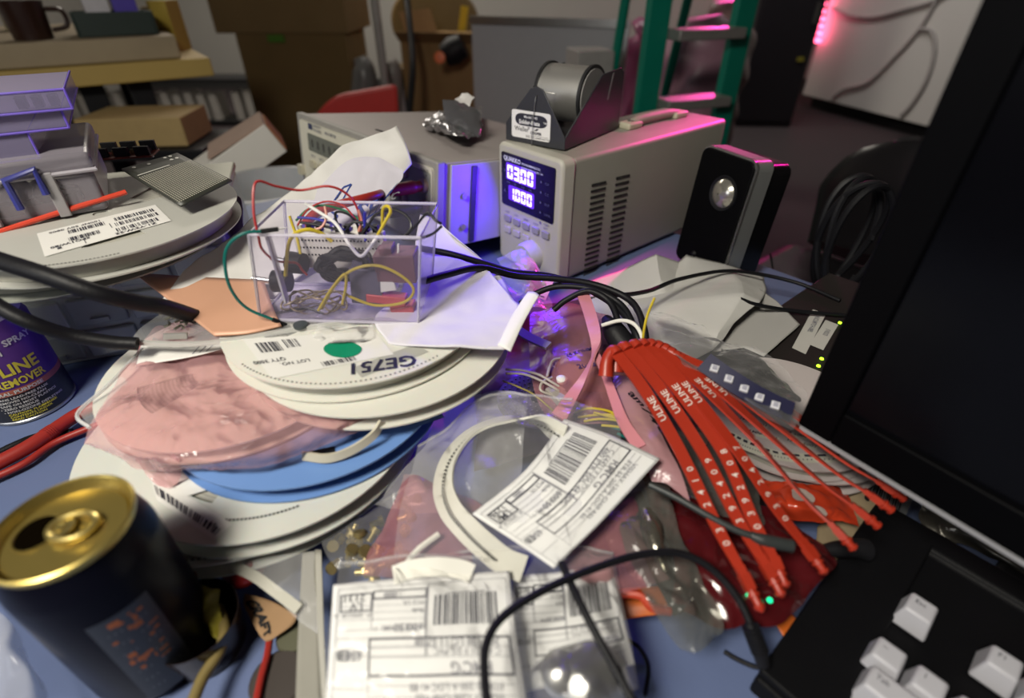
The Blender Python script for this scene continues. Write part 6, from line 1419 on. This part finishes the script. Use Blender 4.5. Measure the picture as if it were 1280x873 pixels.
mb = MB(); mb.tube([at(1020, 690, .030), at(1045, 687, .030), at(1070, 686, .030), at(1082, 688, .028)], [.003, .005, .006, .007], 12, 6); mb.top('barrel_plug', BLK, 'black plug lying on the brown card tag by the keyboard', 'plug')
cable('thin_cable', 'thin black wire on the bare desk at the bottom, right of the labels', [(785, 800, .006), (800, 812, .004), (810, 835, .003), (806, 870, .003)], .0012)
cable('thin_cable', 'thin black wire end on the bare desk near the plug', [(905, 815, .003), (920, 824, .003), (940, 833, .004), (958, 836, .008)], .0013)
# ---- things at the lower left, under the reels and behind the can
o, sh = sheet('brown_card', 'brown card tag with black lettering near the front left', 'card', [[(306, 742, .016), (340, 752, .016), (372, 770, .016)], [(306, 760, .014), (335, 772, .014), (365, 782, .014)], [(325, 795, .012), (332, 802, .012), (340, 800, .012)]], mat('tan_card', (.33, .20, .10), .8), (12, 12), 0, solid=.0006)
ik = Ink(sh.S, .0008); ik.text('CRAFT', sh.W * .02, sh.H * .72, .009, rot=-1.0, bold=.05, sx=.7); ik.build('black_print', BLK, o)
cable('red_wire', 'red wire running to the front edge at the lower left', [(337, 800, .010), (334, 820, .010), (326, 850, .010), (318, 890, .010)], .0021, REDL, 'wire', 8)
cable('red_wire', 'thin red wire curving down from the clear reel at the lower left', [(241, 705, .030), (246, 725, .032), (256, 748, .030), (268, 765, .026)], .0009, REDL, 'wire', 7)
sheet('flat_strip', 'wide flat grey strip beside the LV 2131 label', 'strip', [[(378, 690, .030), (398, 690, .030)], [(374, 760, .026), (398, 760, .026)], [(368, 900, .020), (402, 900, .020)]], mat('grey_strip', (.28, .27, .23), .6), (6, 20), .0006, 20, 2, .0012)
sheet('flat_strip', 'narrow pale strip hugging the left side of the LV 2131 label', 'strip', [[(394, 688, .034), (402, 688, .034)], [(397, 780, .031), (405, 780, .031)], [(404, 900, .026), (410, 900, .026)]], mat('grey_strip2', (.42, .41, .36), .6), (6, 20), 0, 20, 2, .0012)
mb = MB(); mb.ribbon([at(292, 708, .034), at(320, 722, .032), at(350, 744, .030), at(374, 762, .030)], V((.5, 1, .3)), .006, 8); mb.top('pale_strip', mat('pale_strip', (.50, .49, .42), .5), 'pale flat strip slanting down from the clear reel', 'strip')
zipbag('clear bag edge slanting beside the brown card', [[(300, 705, .034), (350, 695, .036), (395, 690, .036)], [(330, 735, .030), (365, 735, .032), (395, 740, .032)], [(390, 788, .026), (397, 790, .027), (402, 792, .028)]], (20, 20), .002, 18, CLEAR2, rim=False)
mb = MB(); mb.tube([at(280, 712, .022), at(300, 720, .024), at(318, 712, .026), at(330, 706, .026)], [.004, .008, .007, .003], 12, 6); mb.top('red_housing', mat('red_dark', (.30, .02, .02), .25, coat=.3), 'small glossy red housing under the rim of the clear reel', 'housing')
sheet('yellow_cloth', 'crumpled yellow-green plastic wrap behind the drink can', 'wrap', [[(232, 722, .030), (252, 728, .034), (272, 742, .028)], [(240, 750, .028), (258, 752, .034), (276, 765, .026)], [(250, 790, .016), (260, 795, .020), (272, 798, .016)]], mat('yel_green', (.28, .24, .03), .4, var=.4, scale=90, bump=.8, bscale=80), (24, 24), .006, 55, 2)
cable('brown_cable', 'thick brown-yellow cable curving round behind the drink can', [(272, 760, .020), (281, 785, .020), (274, 815, .020), (255, 845, .020), (240, 880, .020)], .0032, mat('brown_cable', (.20, .15, .05), .5))
mb = MB()
cup = at(262, 806, .0)
rt = empty('dark_cup', cup, 0, 'dark translucent cup standing behind the drink can', 'cup')
MB().lathe([(.001, .001), (.021, .001), (.0245, .030), (.024, .030), (.0205, .003), (.001, .003)], 40, cap=False).build('cup_wall', film('dark_cup', (.03, .02, .02), .55, .12, .05, 20, .8, (.5, .45, .4)), rt)
sheet('clear_bag', 'clear plastic bag corner at the very bottom left below the can', 'bag', [[(-40, 770, .02), (0, 778, .03), (40, 830, .02)], [(-40, 820, .02), (10, 830, .034), (60, 870, .02)], [(-40, 890, .02), (20, 890, .03), (70, 900, .02)]], CLEAR2, (24, 24), .006, 35, 5)
for i, (px, py, r_, lab) in enumerate(((352, 855, .016, 'dark brown disc on the desk at the bottom, left of the label'), (372, 800, .011, 'olive disc on the desk beside the flat grey strip'))):
    MB().lathe([(.001, 0), (r_, 0), (r_, .006), (r_ * .9, .0075), (.001, .0075)], 28, M=Matrix.Translation(at(px, py, .0))).top('round_disc', mat('disc%d' % i, ((.045, .035, .03), (.10, .10, .06))[i], .6), lab, 'disc')
# ---- objects on the back left of the desk
WP = mat('white_pack', (.62, .60, .55), .7, var=.03)
bp_ = V((-.495, 1.045, 0)); bz0 = T + h_at(350, 238, 1.0)
bu = empty('waste_bin', bp_, 0, 'round whitish plastic bin standing on the floor left of the bench meter', 'bin')
MB().lathe([(.001, .002), (.085, .001), (.108, bz0 - .006), (.116, bz0 - .004), (.116, bz0), (.104, bz0), (.081, .006), (.001, .006)], 56, cap=False).build('bin_wall', mat('tub', (.40, .41, .43), .4, sss=.1), bu)
MB().lathe([(.001, .20), (.088, .20), (.10, bz0 - .10), (.001, bz0 - .06)], 40).build('contents', mat('tub_dark', (.06, .06, .07), .7), bu)
wbp = dep(312, 212, 1.22)
wb = empty('white_carton', wbp, math.radians(25), 'white and tan open box heaped beside the round bin', 'box', ry=math.radians(-28))
MB().box((0, 0, .035), (.20, .13, .07)).build('box_body', WP, wb, bevel=.002)
MB().box((.03, -.0015, .074), (.14, .125, .006), R=Matrix.Rotation(.05, 3, 'Y')).build('tan_flap', mat('tan_side', (.34, .24, .19), .8), wb)
MB().box((.102, 0, .035), (.003, .12, .06)).build('orange_end', mat('orange_end', (.35, .14, .05), .7), wb)
dcr = empty('dark_crate', (wbp.x, wbp.y + .02, 0), math.radians(25), 'dark crate under the white and tan box left of the bin', 'crate')
MB().box((0, 0, (wbp.z - .06) / 2), (.20, .14, wbp.z - .06)).build('crate_body', BLK, dcr, bevel=.004)
sheet('pink_foam', 'dusky pink foam sheet hanging from the far left reel', 'foam', [[(268, 246, .150), (298, 245, .150), (305, 262, .14)], [(262, 270, .120), (290, 280, .115), (302, 300, .10)], [(255, 300, .09), (278, 318, .085), (290, 325, .08)]], mat('dusky_pink', (.30, .22, .22), .7), (20, 20), .002, 20, 2, .001)
MB().box(at(270, 308, .07), (.05, .03, .045), R=Matrix.Rotation(.4, 3, 'Z')).top('black_block', BLK, 'black plastic block beneath the dusky pink foam', 'block', bevel=.002)

# ================================================================== CAMERA, LIGHT
cd = bpy.data.cameras.new('camera'); co = link(bpy.data.objects.new('camera', cd)); co.location = CAM
co.rotation_euler = (math.pi / 2 - PT, 0, 0)
cd.sensor_width = 36; cd.lens = 36 * F / 1280; cd.shift_y = -(436.5 - CY) / 1280
cd.clip_start = .01; cd.dof.use_dof = True; cd.dof.focus_distance = .47; cd.dof.aperture_fstop = 3.5
bpy.context.scene.camera = co
def area(name, loc, target, size, power, col, spread=math.pi, sy=None):
    l = bpy.data.lights.new(name, 'AREA'); l.energy = power; l.color = col; l.size = size; l.spread = spread
    if sy: l.shape = 'RECTANGLE'; l.size_y = sy
    o = link(bpy.data.objects.new(name, l)); o.location = loc
    o.rotation_euler = (V(target) - V(loc)).to_track_quat('-Z', 'Y').to_euler(); return o
area('desk_lamp_light', (-.46, -.30, T + 1.02), (-.12, .38, T), .30, 17, (1, .94, .82))
area('fill_light', (-1.1, -.5, T + .55), (-.2, .4, T + .08), .5, 3.2, (.92, .95, 1))  # added low fill to brighten front faces; no window stands here
area('ceiling_light', (-1.6, 4.4, 2.85), (-1.4, 4.4, 0), 1.4, 62, (1, .92, .80))
area('ceiling_light', (1.9, 4.2, 2.85), (2.2, 5.2, .5), 1.0, 34, (1, .94, .90))
def spot(name, loc, target, ang, power, col, r=.03, blend=.4):
    l = bpy.data.lights.new(name, 'SPOT'); l.energy = power; l.color = col; l.spot_size = ang; l.spot_blend = blend; l.shadow_soft_size = r
    o = link(bpy.data.objects.new(name, l)); o.location = loc
    o.rotation_euler = (V(target) - V(loc)).to_track_quat('-Z', 'Y').to_euler(); return o
spot('magenta_lamp', (1.6, 2.0, T + 1.0), (.315, .775, T + .17), .10, 620, (1, .02, .36), .04, .6)
area('magenta_lamp', (1.6, 4.6, T + .9), (.9, 2.3, .7), .2, 2.5, (1, .05, .4), 1.4)
w = bpy.data.worlds.new('world'); bpy.context.scene.world = w; w.use_nodes = True
w.node_tree.nodes['Background'].inputs[0].default_value = (.5, .5, .55, 1); w.node_tree.nodes['Background'].inputs[1].default_value = .05
sc = bpy.context.scene
sc.view_settings.view_transform = 'Standard'; sc.view_settings.look = 'None'; sc.view_settings.exposure = 0.0
sc.cycles.max_bounces = 8; sc.cycles.diffuse_bounces = 3; sc.cycles.glossy_bounces = 3; sc.cycles.transparent_max_bounces = 24; sc.cycles.transmission_bounces = 4
sc.cycles.sample_clamp_indirect = 4; sc.cycles.caustics_reflective = False; sc.cycles.caustics_refractive = False
